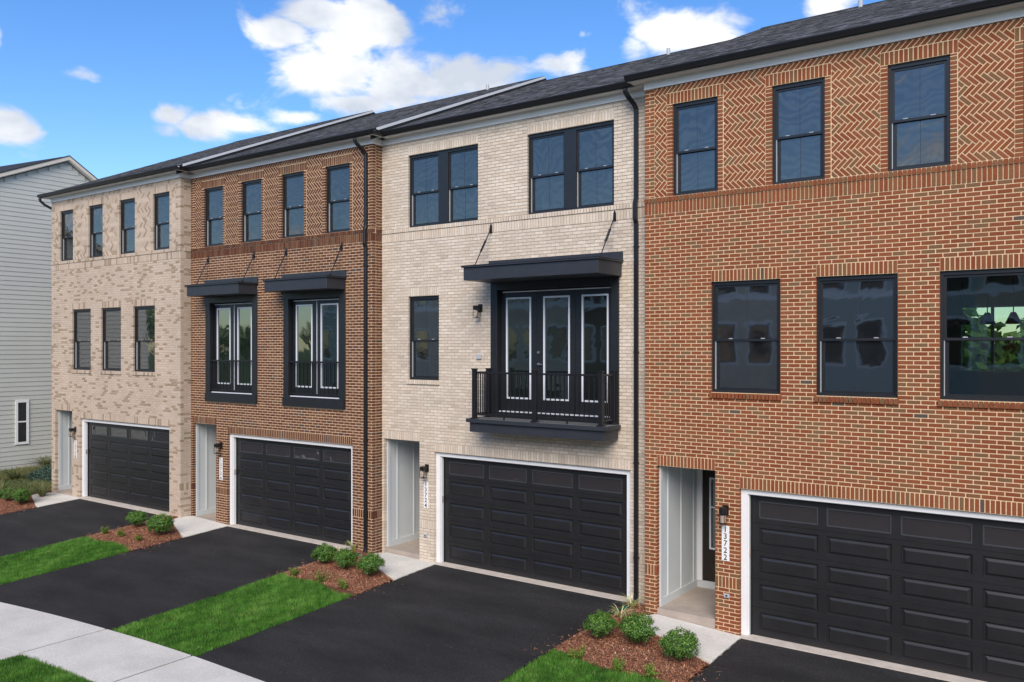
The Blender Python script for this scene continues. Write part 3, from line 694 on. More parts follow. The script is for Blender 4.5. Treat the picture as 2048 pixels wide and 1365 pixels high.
# -- red brick townhouse (nearest, number 13722)
EXTRA['cream_brick_townhouseCrea'] = [(-10.98, -7.885, GZ - 1.52, GZ + 1.45)]
EXTRA['brown_brick_townhouseDark'] = [(-20.66, -18.44, GZ - 1.5, GZ + 1.45), (-17.37, -15.125, GZ - 1.5, GZ + 1.45)]
def tone_red():
    r = random.random(); return random.uniform(.985, 1) if r > .997 else random.uniform(0, .92) ** 1.15
def tone_plain(): return random.random() ** 1.0
def tone_brown(): return random.uniform(.93, 1) if random.random() > .95 else random.uniform(0, .82)
def tone_beige(): return random.uniform(.80, 1) if random.random() > .80 else random.uniform(0, .73)
def tone_cream(): return random.uniform(.85, 1) if random.random() > .9 else random.uniform(0, .85)
zbs = dict(h4=2.430, h3=2.440, h2=2.465, h1=2.475)
def zc_(zb, n): return GZ + zb - n * C
red, _ = house('red_brick_townhouse', 'Red brick townhouse with herringbone top storey, nearest on the right', -7.185, .35, 14.20, 2.430, B_RED, MO_RED, tone_red, -4.985,
    [(-6.63, -5.776), (-4.81, -3.95), (-2.985, -2.115), (-1.16, -.30)], 'herring',
    [(-5.892, -4.671, GZ - .80, zc_(2.43, 19)), (-4.08, -2.843, GZ - .80, zc_(2.43, 19)), (-2.25, -1.01, GZ - .80, zc_(2.43, 19))],
    (-6.94, -5.818), (-5.374, -.43), zc_(2.43, 72), zc_(2.43, 68), zc_(2.43, 98), -4.79)
cream, _ = house('cream_brick_townhouse', 'Cream brick townhouse with black balcony and wide canopy, second from right', -14.225, -7.187, 14.51, 2.440, B_CREAM, MO_CREAM, tone_cream, -4.86,
    [(-13.378, -11.341), (-10.045, -8.002)], 'run',
    [(-13.377, -12.451, GZ - .755, zc_(2.44, 19))],
    (-14.149, -13.033), (-12.59, -7.646), zc_(2.44, 71), zc_(2.44, 68), zc_(2.44, 97), -4.74)
brown, _ = house('brown_brick_townhouse', 'Dark brown brick townhouse with two small canopies, second from left', -21.375, -14.212, 14.20, 2.465, B_BROWN, MO_BROWN, tone_brown, -4.82,
    [(-20.775, -19.927), (-19.125, -18.28), (-17.475, -16.626), (-15.835, -14.99)], 'herring', [],
    (-21.30, -20.213), (-19.70, -14.885), zc_(2.465, 71), zc_(2.465, 68), zc_(2.465, 96), -4.79, ret=.31)
beige, _ = house('beige_brick_townhouse', 'Mottled beige brick townhouse at the far left end of the row', -28.637, -21.377, 13.87, 2.475, B_BEIGE, MO_BEIGE, tone_beige, -4.75,
    [(-28.10, -27.267), (-26.315, -25.486), (-24.54, -23.691), (-22.75, -21.922)], 'herring',
    [(-27.307, -26.177, GZ - .735, zc_(2.475, 19)), (-25.573, -24.439, GZ - .735, zc_(2.475, 19)), (-23.78, -22.644, GZ - .735, zc_(2.475, 19))],
    (-28.393, -27.31), (-26.829, -21.912), zc_(2.475, 70), zc_(2.475, 67), zc_(2.475, 96), -4.71, ret=.33, singles=0)

# -- cream house: balcony, triple door, canopy
D3 = 14.51
def door_bay(root, x0, x1, D, z0, z1, zi1, side, zsill, leaves, railz=None):
    """black casing round a door opening; leaves = [(x0, x1, lite x0, lite x1, hardware)]"""
    b = MB(); yo = D - .03
    b.box(x0, x0 + side, yo, D + .2, z0, z1); b.box(x1 - side, x1, yo, D + .2, z0, z1); b.box(x0 + side, x1 - side, yo, D + .2, zi1, z1); b.box(x0 + side, x1 - side, yo, D + .2, z0, zsill)
    bay = b.build('door_unit', BLK, root, bevel=.004)
    X0, X1 = x0 + side, x1 - side
    MB().box(X0, X1, D + .16, D + .2, zsill, zi1).build('door_backing', BLKM, bay)
    MB().box(X0 + .02, X1 - .02, D + .02, D + .10, zsill + .0005, zsill + .022).build('threshold', LITEF, bay)
    MB().box(X0 + .05, X1 - .02, D + .105, D + .112, zi1 - .05, zi1 - .03).build('head_strip', LITEF, bay)
    for lf in leaves:
        lite_door(bay, lf[0], lf[1], zsill + .03, zi1 - .055, D + .11, lf[2], lf[3], lf[5], lf[6], lf[4])
    return bay
z = GZ
door_bay(cream, -10.98, -7.885, D3, z - 1.50, z + 1.42, z + 1.20, .17, z - 1.38,
         [(-10.80, -9.885, -10.66, -10.02, None, z - 1.10, z + 1.04), (-9.875, -8.955, -9.71, -9.07, (-9.83, z - .36), z - 1.10, z + 1.04), (-8.945, -8.065, -8.79, -8.18, None, z - 1.10, z + 1.04)])
canopy(cream, -11.0, -7.83, D3, .92, z + 1.36, z + 1.665, (-10.98, -7.98), z + 2.50)
b = MB(); b.box(-11.10, -7.89, 13.92, D3 - .035, z - 1.775, z - 1.555); bal = b.build('balcony', DARK, cream, bevel=.004)
MB().box(-11.14, -7.85, 13.88, D3 - .032, z - 1.5545, z - 1.50).build('deck', mat('deck_boards', (.16, .165, .17), .6, .3, noise=(8, .15)), bal)
MB().box(-11.145, -7.845, 13.865, 13.8795, z - 1.575, z - 1.498).box(-7.8495, -7.835, 13.865, D3 - .032, z - 1.575, z - 1.498).box(-11.155, -11.1405, 13.865, D3 - .032, z - 1.575, z - 1.498).build('deck_edge', DARK, bal)
for (ax, ay) in ((-11.0, 13.96), (-9.48, 13.96), (-7.975, 13.96), (-11.0, 14.44), (-7.975, 14.44)):
    MB().box(ax - .042, ax + .042, ay - .042, ay + .042, z - 1.497, z - .48).box(ax - .052, ax + .052, ay - .052, ay + .052, z - .48, z - .455).box(ax - .065, ax + .065, ay - .065, ay + .065, z - 1.4985, z - 1.475).build('post', BLKM, bal, bevel=.003)
for (a, e) in ((-10.958, -9.522), (-9.438, -8.017)):
    rail(bal, a, e, 13.96, z - .52, z - 1.42, 12)
    MB().box((a + e) / 2 - .012, (a + e) / 2 + .012, 13.95, 13.97, z - 1.4985, z - 1.42).build('rail_foot', BLKM, bal)
for ax in (-11.0, -7.975): rail(bal, 14.002, 14.398, ax, z - .52, z - 1.42, 4, along='y')
# -- brown house: two door bays with guard rails and canopies
for (a, e) in ((-20.66, -18.44), (-17.37, -15.125)):
    m_ = (a + e) / 2
    bay = door_bay(brown, a, e, 14.2, z - 1.50, z + 1.42, z + 1.20, .19, z - 1.26,
         [(a + .22, m_ - .015, a + .34, m_ - .17, None, z - 1.02, z + 1.06), (m_ + .015, e - .22, m_ + .14, e - .36, None, z - 1.02, z + 1.06)])
    MB().box(m_ - .008, m_ + .008, 14.2 + .098, 14.2 + .109, z - 1.2, z + 1.13).build('centre_seal', LITEF, bay)
    rail(bay, a + .19, e - .19, 14.215, z - .36, z - 1.20, 12)
    MB().box(a - .0, e + .0, 14.2 - .055, 14.2 - .0305, z - 1.50, z - 1.27).build('apron_board', BLK, bay)
    canopy(brown, a - .01, e + .01, 14.2, .60, z + 1.37, z + 1.675, (a + .10, e - .12), z + 2.385)
box('vent_box', TRACK, cream, -11.36, -11.24, D3 - .04, D3 - .001, z - .265, z - .155, bevel=.004)
for (r_, x_, y_, zz) in ((red, -5.60, 14.2, -4.33), (cream, -12.84, 14.51, -4.28)):
    b = MB(); b.box(x_ - .05, x_ + .05, y_ - .025, y_ - .001, z + zz - .035, z + zz + .035); ob = b.build('outlet_cover', TRACK, r_, bevel=.003)
    MB().box(x_ - .015, x_ + .015, y_ - .03, y_ - .0255, z + zz - .015, z + zz + .015).build('outlet_socket', BLKM, ob)
# plumbing vents near the ridge
RIDGE_Z = {'cream_brick_townhouse': GZ + 8.0, 'brown_brick_townhouse': GZ + 8.13, 'red_brick_townhouse': GZ + 8.12}
for (r_, vx) in ((cream, -9.9), (brown, -16.0), (red, -5.0)):
    MB().tube([(vx, 20.95, GZ + 7.8), (vx, 20.95, RIDGE_Z[r_.name] + .0)], .05, 10).build('vent_pipe', TRACK, r_)

# -- downspouts
def downspout(root, x, D, zbase, nm='downspout'):
    zg = ZE + .12; y0 = D - .30; yw = D - .045; lz = GZ + 2.70
    pts = [(x - .10, y0, zg), (x - .10, y0, zg - .06), (x - .07, y0 + .05, zg - .14), (x - .02, yw - .06, zg - .26), (x, yw - .005, zg - .34), (x, yw, zg - .42), (x, yw, lz + .12), (x, yw - .035, lz + .05), (x, yw - .04, lz - .28), (x, yw, lz - .36),
           (x, yw, zbase + .22), (x, yw - .02, zbase + .14), (x, yw - .07, zbase + .06), (x, yw - .16, zbase + .02)]
    o = MB().tube(pts, .04, rect=(.082, .06)).build(nm, BLKM, root, bevel=.008)
    b = MB()
    for zz in (GZ + 1.9, GZ - .1, GZ - 2.2, GZ - 4.0): b.box(x - .05, x + .05, yw - .034, yw + .034, zz - .012, zz + .012)
    b.build('downspout_strap', BLKM, o)
downspout(cream, -7.50, 14.51, GZ - 4.92); downspout(brown, -14.40, 14.2, GZ - 4.92)
o = MB().tube([(-28.80, 13.57, ZE + .12), (-28.80, 13.58, ZE + .04), (-28.77, 13.72, ZE - .08), (-28.72, 13.95, ZE - .20), (-28.69, 14.0, ZE - .35), (-28.69, 14.0, GZ - 4.7)], .04, rect=(.08, .06)).build('downspout', BLKM, beige)

# ------------------------------------------------------------------ lanterns and house numbers
def lantern(label, x, D, zt, kind='box'):
    t = thing('wall_lantern', label, 'wall lamp', (x, D, zt), 'black wall lanterns')
    b = MB(); b.box(-.055, .055, -.02, -.001, -.17, .0); b.build('back_plate', BLKM, t, bevel=.003)
    w = .058; yc = -.135
    if kind == 'box':
        b = MB(); b.box(-w, w, yc - w, yc + w, -.13, -.035).box(-.018, .018, yc + w, -.02, -.10, -.06); b.build('shade', BLKM, t, bevel=.004)
        b = MB()
        for sx in (-1, 1):
            for sy in (-1, 1): b.box(sx * w - (.008 if sx > 0 else 0), sx * w + (.008 if sx < 0 else 0), yc + sy * w - (.008 if sy > 0 else 0), yc + sy * w + (.008 if sy < 0 else 0), -.285, -.13)
        b.box(-w, w, yc - w, yc + w, -.298, -.285); b.build('cage', BLKM, t)
        MB().tube([(0, yc, -.13), (0, yc, -.17), (0, yc, -.25)], [.02, .026, .016], 10).build('bulb', BULB, t)
    else:
        b = MB(); b.tube([(0, yc, -.02), (0, yc, -.035), (0, yc, -.13), (0, yc, -.15)], [.045, .072, .066, .058], 16).box(-.018, .018, yc + .05, -.02, -.10, -.06); b.build('shade', BLKM, t)
        MB().tube([(0, yc, -.15), (0, yc, -.28)], [.052, .050], 16).build('globe', mat('jar_glass', (.40, .30, .24), .15, .6), t)
        b = MB(); b.tube([(0, yc, -.28), (0, yc, -.30)], .057, 16)
        for k in range(4):
            a = R(45 + 90 * k); b.box(.056 * math.cos(a) - .004, .056 * math.cos(a) + .004, yc + .056 * math.sin(a) - .004, yc + .056 * math.sin(a) + .004, -.285, -.14)
        b.build('cage', BLKM, t)
    return t
lantern('round black lantern on the red brick pier above number 13722', -5.62, 14.2, GZ - 2.76, 'round')
lantern('black lantern on the cream brick pier above number 13724', -12.80, 14.51, GZ - 2.66)
lantern('black lantern on the dark brown brick pier above number 13726', -19.98, 14.2, GZ - 2.60)
lantern('black lantern on the beige brick pier above number 13728', -27.10, 13.87, GZ - 2.55)
lantern('black lantern beside the balcony doors on the cream wall', -11.27, 14.51, GZ + .92)
INK = mat('number_ink', (.02, .02, .022), .5, .3); PLATE = mat('plate_white', (.84, .84, .83), .4, .4)
def numberplate(digits, x, D, z0, z1, label):
    t = thing('house_number_plate', label, 'house number', (x, D, z0), 'white house number plates')
    w = .068; h = z1 - z0; yf = D - .012
    MB().box(-w, w, -.012, -.001, 0, h).build('plate', PLATE, t, bevel=.002)
    for i, ch in enumerate(digits):
        cu = bpy.data.curves.new('digit', 'FONT'); cu.body = ch; cu.size = h / 5 * 1.12; cu.align_x = 'CENTER'; cu.align_y = 'CENTER'; cu.extrude = .0015; cu.offset = .0012; cu.resolution_u = 4
        tmp = bpy.data.objects.new('digit', cu); COL.objects.link(tmp)
        me = bpy.data.meshes.new_from_object(tmp); COL.objects.unlink(tmp); bpy.data.objects.remove(tmp)
        me.materials.clear(); me.materials.append(INK)
        o = bpy.data.objects.new('digit', me); COL.objects.link(o); o.parent = t
        o.rotation_euler = (R(90), 0, 0); o.location = (0, -.0145, h * (1 - (i + .5) / 5))
numberplate('13722', -5.625, 14.2, GZ - 3.73, GZ - 3.12, 'white plate reading 13722 on the red brick pier')
numberplate('13724', -12.83, 14.51, GZ - 3.66, GZ - 3.06, 'white plate reading 13724 on the cream brick pier')
numberplate('13726', -19.98, 14.2, GZ - 3.64, GZ - 3.03, 'white plate reading 13726 on the dark brown brick pier')
numberplate('13728', -27.09, 13.87, GZ - 3.55, GZ - 2.98, 'white plate reading 13728 on the beige brick pier')

# ------------------------------------------------------------------ ground
def gz(x, y):
    """height of finished grade: the lots fall gently from the houses to the sidewalk"""
    s = max(0., min(1., (14.3 - y) / 6.0))
    top = np.interp(x, [-30, -26.8, -21.5, -19.7, -14.9, -12.6, -7.6, -5.4, 0], [-4.77, -4.775, -4.775, -4.845, -4.845, -4.885, -4.885, -5.01, -5.01])
    bot = np.interp(x, [-30, -15, -12.5, 0], [-5.10, -5.16, -5.16, -5.20])
    return GZ + float(top + (bot - top) * s)
def backedge(x): return 8.40 - (.013 * (x + 12) ** 2 if x < -12 else 0)
def sheet(name, m, x0, x1, yfun0, yfun1, nx, ny, dz, parent=None, kind=None, zf=gz, edge=None):
    b = MB(); V = []
    for j in range(ny + 1):
        for i in range(nx + 1):
            x = x0 + (x1 - x0) * i / nx; ya, yb = yfun0(x), yfun1(x); y = ya + (yb - ya) * j / ny
            V.append((x, y, zf(x, y) + dz))
    b.v = V
    for j in range(ny):
        for i in range(nx):
            a = j * (nx + 1) + i; b.f.append((a, a + 1, a + nx + 2, a + nx + 1)); b.t.append(0)
    return b.build(name, m, parent, kind)
def k_(v): return lambda x: v
MB().quad((-900, -900, -.38), (900, -900, -.38), (900, 900, -.38), (-900, 900, -.38)).build('ground', FARG, None, 'structure')
sheet('yard', SOIL, -31, 3, lambda x: backedge(x) - .0, k_(27), 60, 40, -.06, kind='structure')
sheet('side_yard', FARG, -60, -28.5, k_(5), k_(40), 30, 30, -.045, kind='structure')
DRV = [(-26.72, -21.90, 13.84), (-19.62, -14.93, 14.17), (-12.50, -7.66, 14.48), (-5.33, -.45, 14.17)]
for (a, e, yt) in DRV:
    b = MB(); NX, NY = 12, 70; V = []
    for j in range(NY + 1):
        for i in range(NX + 1):
            x = a + (e - a) * i / NX; y = backedge(x) + (yt - backedge(x)) * j / NY
            if i in (0, NX): x += random.uniform(-.018, .014)
            V.append((x, y, gz(x, y) + .008))
    b.v = V
    for j in range(NY):
        for i in range(NX): q = j * (NX + 1) + i; b.f.append((q, q + 1, q + NX + 2, q + NX + 1)); b.t.append(0)
    b.build('driveway', ASPH, None, 'structure')
# sidewalk of separate slabs
walk = MB().quad((-40, 4, GZ - 5.42), (6, 4, GZ - 5.42), (6, 9, GZ - 5.42), (-40, 9, GZ - 5.42)).build('sidewalk', SOIL, None, 'structure')
def slab(xa, xb, fa, fb, dz=.012, m=CONC, name='paving_slab', parent=None):
    n = 4; top = []; 
    for i in range(n + 1): x = xa + (xb - xa) * i / n; top.append((x, fa(x), gz(x, fa(x)) + dz))
    for i in range(n, -1, -1): x = xa + (xb - xa) * i / n; top.append((x, fb(x), gz(x, fb(x)) + dz))
    MB().prism(top, (0, 0, -.12)).build(name, m, parent, bevel=.003)
joints = [-30 + 1.238 * k for k in range(27)]; joints = sorted(joints + [])
sh = -12.60 - (-12.60 + 30) % 1.238 + 30; joints = [-12.60 + 1.232 * k for k in range(-15, 12)]
for a, e in zip(joints, joints[1:]):
    g1_ = .025 if abs(a + 12.6) < .01 or abs(a + 15.064) < .01 else .005; g2_ = .025 if abs(e + 12.6) < .01 or abs(e + 15.064) < .01 else .005
    fy0, fy1 = backedge(a) - 1.51, backedge(a) - .01
    MB().prism([(a - .04, fy0, gz(a, fy0) - .004), (a + .04, fy0, gz(a, fy0) - .004), (a + .04, fy1, gz(a, fy1) - .004), (a - .04, fy1, gz(a, fy1) - .004)], (0, 0, -.02)).build('joint_filler', BLKM, walk)
    slab(a + g1_, e - g2_, lambda x: backedge(x) - 1.52, lambda x: backedge(x) - .006, parent=walk)
# aprons between the tree lawns
apron = MB().quad((-40, 3.6, GZ - 5.43), (6, 3.6, GZ - 5.43), (6, 3.9, GZ - 5.43), (-40, 3.9, GZ - 5.43)).build('driveway_apron', CONC, None, 'structure')
for (a, e, yt) in DRV:
    m_ = (a + e) / 2
    for (p, q) in ((a - .12, m_ - .004), (m_ + .004, e - .07 if e < -14 else e)):
        slab(p, q, k_(4.4), lambda x: backedge(x) - 1.532, parent=apron)
# concrete pads before the entrances
PADS = [(-7.18, -6.95, -5.345, 14.2, 0), (-14.33, -14.05, -12.52, 14.51, 0), (-21.5, -21.3, -19.64, 14.2, 0), (-28.8, -28.4, -26.74, 13.87, 0)]
for (xl, xw, xr, D, _) in PADS:
    pts = [(xl + .12, D - .62), (xr - .28, D - 1.27), (xr, D - 1.30), (xr, D - .0), (xw, D - .0), (xl + .02, D - .02 - .3)]
    P = [(x, y, gz(x, y) + .028) for x, y in pts]
    MB().prism(P, (0, 0, -.15)).build('entrance_pad', CONC, None, 'structure', bevel=.006)
# kerb and road in front
box('kerb', CLIP, None, -40, 6, 4.2, 4.38, GZ - 5.5, GZ - 5.2, kind='structure', bevel=.01)
MB().quad((-90, -4.5, GZ - 5.34), (40, -4.5, GZ - 5.34), (40, 4.19, GZ - 5.34), (-90, 4.19, GZ - 5.34)).build('road', ROAD, None, 'structure')

# turf strips: base sheet and blades
BED_Y = {0: 11.55, 1: 12.05, 2: 11.72}
LAWNS = [(-21.88, -19.64, lambda x: backedge(x) + .01, lambda x: 11.50 + .12 * math.sin(x * 3) - .05 * (x + 21)),
         (-14.91, -12.52, lambda x: backedge(x) + .01, lambda x: 12.06 + .10 * math.sin(x * 4) - .10 * (x + 13.7)),
         (-7.64, -5.35, lambda x: backedge(x) + .01, lambda x: 11.72 + .08 * math.sin(x * 4)),
         (-14.98, -12.62, k_(4.45), lambda x: backedge(x) - 1.55), (-28.9, -26.8, lambda x: backedge(x) + .01, k_(11.2))]
def blades(name, regs, per, hgt, wid, m, clump=0, lean=.6, label=None, parent=None, cat=None, seed=1):
    r = np.random.default_rng(seed); P = []
    for (x0, x1, f0, f1) in regs:
        ymin = min(f0(x0), f0(x1)); ymax = max(f1(x) for x in np.linspace(x0, x1, 9))
        n = int((x1 - x0) * (ymax - ymin) * per); xs = x0 + (x1 - x0) * (.5 + .515 * np.sin(r.uniform(-np.pi / 2, np.pi / 2, n)) * .0 + (r.random(n) - .5) * .985) + r.normal(0, .015, n); ys = r.uniform(ymin, ymax, n)
        lo = np.array([f0(x) for x in xs]); hi = np.array([f1(x) for x in xs]); k = (ys > lo) & (ys < hi + r.normal(0, .05, n))
        P.append(np.stack([xs[k], ys[k], np.array([gz(x, y) for x, y in zip(xs[k], ys[k])])], 1))
    P = np.concatenate(P); n = len(P)
    a = r.uniform(0, 2 * np.pi, n); patch = np.sin(P[:, 0] * 2.3 + 1) * np.sin(P[:, 1] * 1.9 + np.sin(P[:, 0] * 5)) * .13 + np.sin(P[:, 0] * 7 + P[:, 1] * 5) * .07 + np.sin(P[:, 0] * 17 + np.sin(P[:, 1] * 9) * 2) * np.sin(P[:, 1] * 13) * .10
    h = hgt * (.6 + .7 * r.random(n)) * (1 + patch); w = wid * (.7 + .6 * r.random(n))
    dx = np.cos(a); dy = np.sin(a); ln = lean * r.random(n) * h; b = r.uniform(0, 2 * np.pi, n)
    p0 = P + np.stack([-dx * w, -dy * w, -.005 + 0 * w], 1); p1 = P + np.stack([dx * w, dy * w, -.005 + 0 * w], 1)
    mid = P + np.stack([np.cos(b) * ln * .4, np.sin(b) * ln * .4, h * .6], 1)
    m0 = mid + np.stack([-dx * w * .7, -dy * w * .7, 0 * w], 1); m1 = mid + np.stack([dx * w * .7, dy * w * .7, 0 * w], 1)
    tp = P + np.stack([np.cos(b) * ln, np.sin(b) * ln, h], 1)
    V = np.stack([p0, p1, m1, m0, tp], 1).reshape(-1, 3); i = np.arange(n) * 5
    F = np.concatenate([np.stack([i, i + 1, i + 2], 1), np.stack([i, i + 2, i + 3], 1), np.stack([i + 3, i + 2, i + 4], 1)])
    t = np.clip(r.normal(.45, .2, n) + patch * 1.6, 0, .93); t[r.random(n) < .03] = 1
    return np_mesh(name, V, F, np.concatenate([t, t, t]), m, parent, 'stuff')
for (a, e, f0, f1) in LAWNS: sheet('lawn', TURF, a, e, f0, f1, 8, 12, -.004, kind='structure')
g = blades('grass', LAWNS[:4], 8500, .045, .0028, BLADE); tag(g, 'dense green turf blades of the lawn strips between the driveways', 'grass')

# mulch beds
def pad_edge(pd, x, y):
    """positive inside the pad, negative distance outside"""
    xl, xw, xr, D, _ = pd
    yl = D - .62 - .65 * (x - xl - .12) / (xr - .4 - xl); return min(y - yl, x - (xl + .06), xr + .3 - x)
BEDS = [(-21.88, -19.66, lambda x: 11.50 + .12 * math.sin(x * 3) - .05 * (x + 21), k_(13.95)),
        (-14.91, -12.54, lambda x: 12.06 + .10 * math.sin(x * 4) - .10 * (x + 13.7), k_(14.45)),
        (-7.64, -5.37, lambda x: 11.72 + .08 * math.sin(x * 4), k_(14.45)), (-29.4, -26.76, k_(11.2), k_(14.2))]
def bedz(x, y, bed):
    x0, x1 = bed[0], bed[1]; u = (x - x0) / (x1 - x0); v = max(0, min(1, (y - bed[2](x)) / 1.2))
    h = .055 * max(0, math.sin(math.pi * min(max(u, 0), 1))) ** .6 * min(1, v * 3)
    for pd in PADS:
        if pd[0] - .1 < x < pd[2] + .1: e = pad_edge(pd, x, y); h = h if e < -.10 else (h * (-e / .10) if e < 0 else -.05)
    return gz(x, y) + h
for bd in BEDS: sheet('planting_bed', SOIL, bd[0], bd[1], bd[2], bd[3], 24, 24, .006, kind='structure', zf=lambda x, y, bd=bd: bedz(x, y, bd))
def chips():
    r = np.random.default_rng(5); V = []; F = []; T = []; 
    for bd in BEDS:
        n = int((bd[1] - bd[0]) * 2.8 * 2600); xs = r.uniform(bd[0] - .01, bd[1] + .01, n); ys = r.uniform(bd[2](bd[0]) - .1, bd[3](0), n)
        k = 150; xs = np.concatenate([xs, np.where(r.random(k) < .5, bd[0] - r.exponential(.12, k), bd[1] + r.exponential(.12, k))]); ys = np.concatenate([ys, r.uniform(bd[2](bd[0]) - .4, bd[3](0) - 1.2, k)])
        for x, y in zip(xs, ys):
            if y < bd[2](x) - .03 + (r.exponential(-.0) if 0 else 0) and bd[0] < x < bd[1] and r.random() > .01: continue
            for (xl, xw, xr, D, _) in PADS:
                if pad_edge((xl, xw, xr, D, _), x, y) > -.01: break
            else:
                zc = bedz(x, y, bd) + r.uniform(.006, .022); L = r.uniform(.010, .034); W = r.uniform(.0025, .006); a = r.uniform(0, math.pi); ti = r.normal(0, .3)
                c, s = math.cos(a), math.sin(a); b = len(V); sz = math.sin(ti) * L; tw = r.normal(0, .003)
                V += [(x - c * L + s * W, y - s * L - c * W, zc - sz), (x + c * L + s * W, y + s * L - c * W, zc + sz), (x + c * L - s * W, y + s * L + c * W, zc + sz + tw), (x - c * L - s * W, y - s * L + c * W, zc - sz - tw)]
                F.append((b, b + 1, b + 2, b + 3)); T.append(1. if r.random() < .02 else min(.95, max(0, r.normal(.45, .25))))
    o = np_mesh('mulch', np.array(V), np.array(F), np.array(T), MULCH, None, 'stuff'); tag(o, 'shredded red brown bark mulch covering the planting beds', 'mulch')
chips()

def specks():
    r = np.random.default_rng(21); V = []; F = []
    for (a, e, yt) in DRV:
        for _ in range(110):
            x = r.uniform(a, e); y = yt - 6 * r.random() ** 1.5; z_ = gz(x, y) + .009; q = r.uniform(.0025, .006); b = len(V)
            V += [(x - q, y - q, z_), (x + q, y - q * .6, z_), (x + q * .4, y + q, z_), (x, y, z_ + q)]; F += [(b, b + 1, b + 3), (b + 1, b + 2, b + 3), (b + 2, b, b + 3)]
    o = np_mesh('gravel', np.array(V), np.array(F), np.zeros(len(F)), mat('stone_specks', (.22, .20, .18), .9, .2), None, 'stuff'); tag(o, 'tiny pale stones scattered over the black driveways', 'gravel')
specks()
# ------------------------------------------------------------------ plants
def leaf_cloud(centers, radii, n, ls, seed, squash=.85, out=.75, clumps=60, up=.2, lo=.72, cl=.24):
    r = np.random.default_rng(seed); V = []; T = []
    d = r.normal(size=(clumps, 3)); d /= np.linalg.norm(d, axis=1)[:, None]; d[:, 2] = np.abs(d[:, 2]) * 1.0 - .45 * (r.random(clumps) < .4); d /= np.linalg.norm(d, axis=1)[:, None]
    rad = radii * (lo + (1 - lo) * r.random(clumps)); cc = np.array(centers) + d * rad[:, None] * [1, 1, squash]
    k = r.integers(0, clumps, n); nn = r.normal(size=(n, 3)); nn /= np.linalg.norm(nn, axis=1)[:, None]
    cs = radii * cl; p = cc[k] + nn * (cs * r.random(n)[:, None] ** .5)
    inner = r.random(n) < .3; q = r.normal(size=(n, 3)); q /= np.linalg.norm(q, axis=1)[:, None]
    p[inner] = np.array(centers) + q[inner] * radii * .75 * r.random(inner.sum())[:, None] ** .4 * [1, 1, squash]
    nrm = (p - np.array(centers)); nrm /= np.linalg.norm(nrm, axis=1)[:, None] + 1e-6; nrm = nrm * out + r.normal(size=(n, 3)) * .55 + [0, 0, up]; nrm /= np.linalg.norm(nrm, axis=1)[:, None]
    t1 = np.cross(nrm, r.normal(size=(n, 3))); t1 /= np.linalg.norm(t1, axis=1)[:, None]; t2 = np.cross(nrm, t1)
    L = ls * (.7 + .6 * r.random(n))[:, None]; W = L * .5
    V = np.stack([p - t1 * L, p + t2 * W + nrm * L * .15, p + t1 * L, p - t2 * W + nrm * L * .15], 1).reshape(-1, 3)
    F = (np.arange(n) * 4)[:, None] + np.arange(4)[None]
    dep = np.linalg.norm((p - np.array(centers)) / [1, 1, squash], axis=1) / radii
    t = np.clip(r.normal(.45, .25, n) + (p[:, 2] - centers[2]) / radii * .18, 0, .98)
    return V, F, t
shrub_src = {}
def shrub_parts(v):
    if v not in shrub_src:
        V, F, t = leaf_cloud((0, 0, .30), .34, 7000, .0175, 100 + v, .86, clumps=90, lo=.74, cl=.21)
        # a few stray shoots break the outline
        r = np.random.default_rng(50 + v); SV = []; SF = []; ST = []
        for _ in range(18):
            a = r.uniform(0, 2 * math.pi); e = r.uniform(.2, 1.4); d = np.array([math.cos(a) * math.cos(e), math.sin(a) * math.cos(e), math.sin(e)]); L = r.uniform(.30, .37)
            for q in np.linspace(.6, 1, 10):
                p = np.array([0, 0, .28]) + d * L * q * [1, 1, .95] + r.normal(0, .008, 3); u = r.normal(size=3); u /= np.linalg.norm(u); w = np.cross(u, d) * .008; u = u * .014; b = len(SV)
                SV += [p - u, p + w, p + u, p - w]; SF.append((b, b + 1, b + 2, b + 3)); ST.append(min(1, max(0, r.normal(.75, .15))))
        b = len(V); V = np.concatenate([V, np.array(SV)]); F = np.concatenate([F, np.array(SF) + b]); t = np.concatenate([t, np.array(ST)])
        V[:, 2] = np.maximum(V[:, 2], .005)
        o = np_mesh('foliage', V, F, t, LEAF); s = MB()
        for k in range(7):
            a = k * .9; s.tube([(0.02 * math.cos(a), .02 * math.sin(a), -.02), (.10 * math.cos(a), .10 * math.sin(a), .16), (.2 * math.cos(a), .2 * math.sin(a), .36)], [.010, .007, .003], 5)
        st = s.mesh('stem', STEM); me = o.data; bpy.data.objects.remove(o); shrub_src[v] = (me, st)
    return shrub_src[v]
def shrub(x, y, w, h, v, label, rz, bd):
    t = thing('evergreen_shrub', label, 'shrub', (x, y, bedz(x, y, bd) if bd else gz(x, y)), 'rounded evergreen shrubs in the mulch beds')
    t.rotation_euler.z = rz; t.scale = (w / .70, w / .70, h / .58)
    for nm, me in zip(('foliage', 'stem'), shrub_parts(v)): o = bpy.data.objects.new(nm, me); COL.objects.link(o); o.parent = t
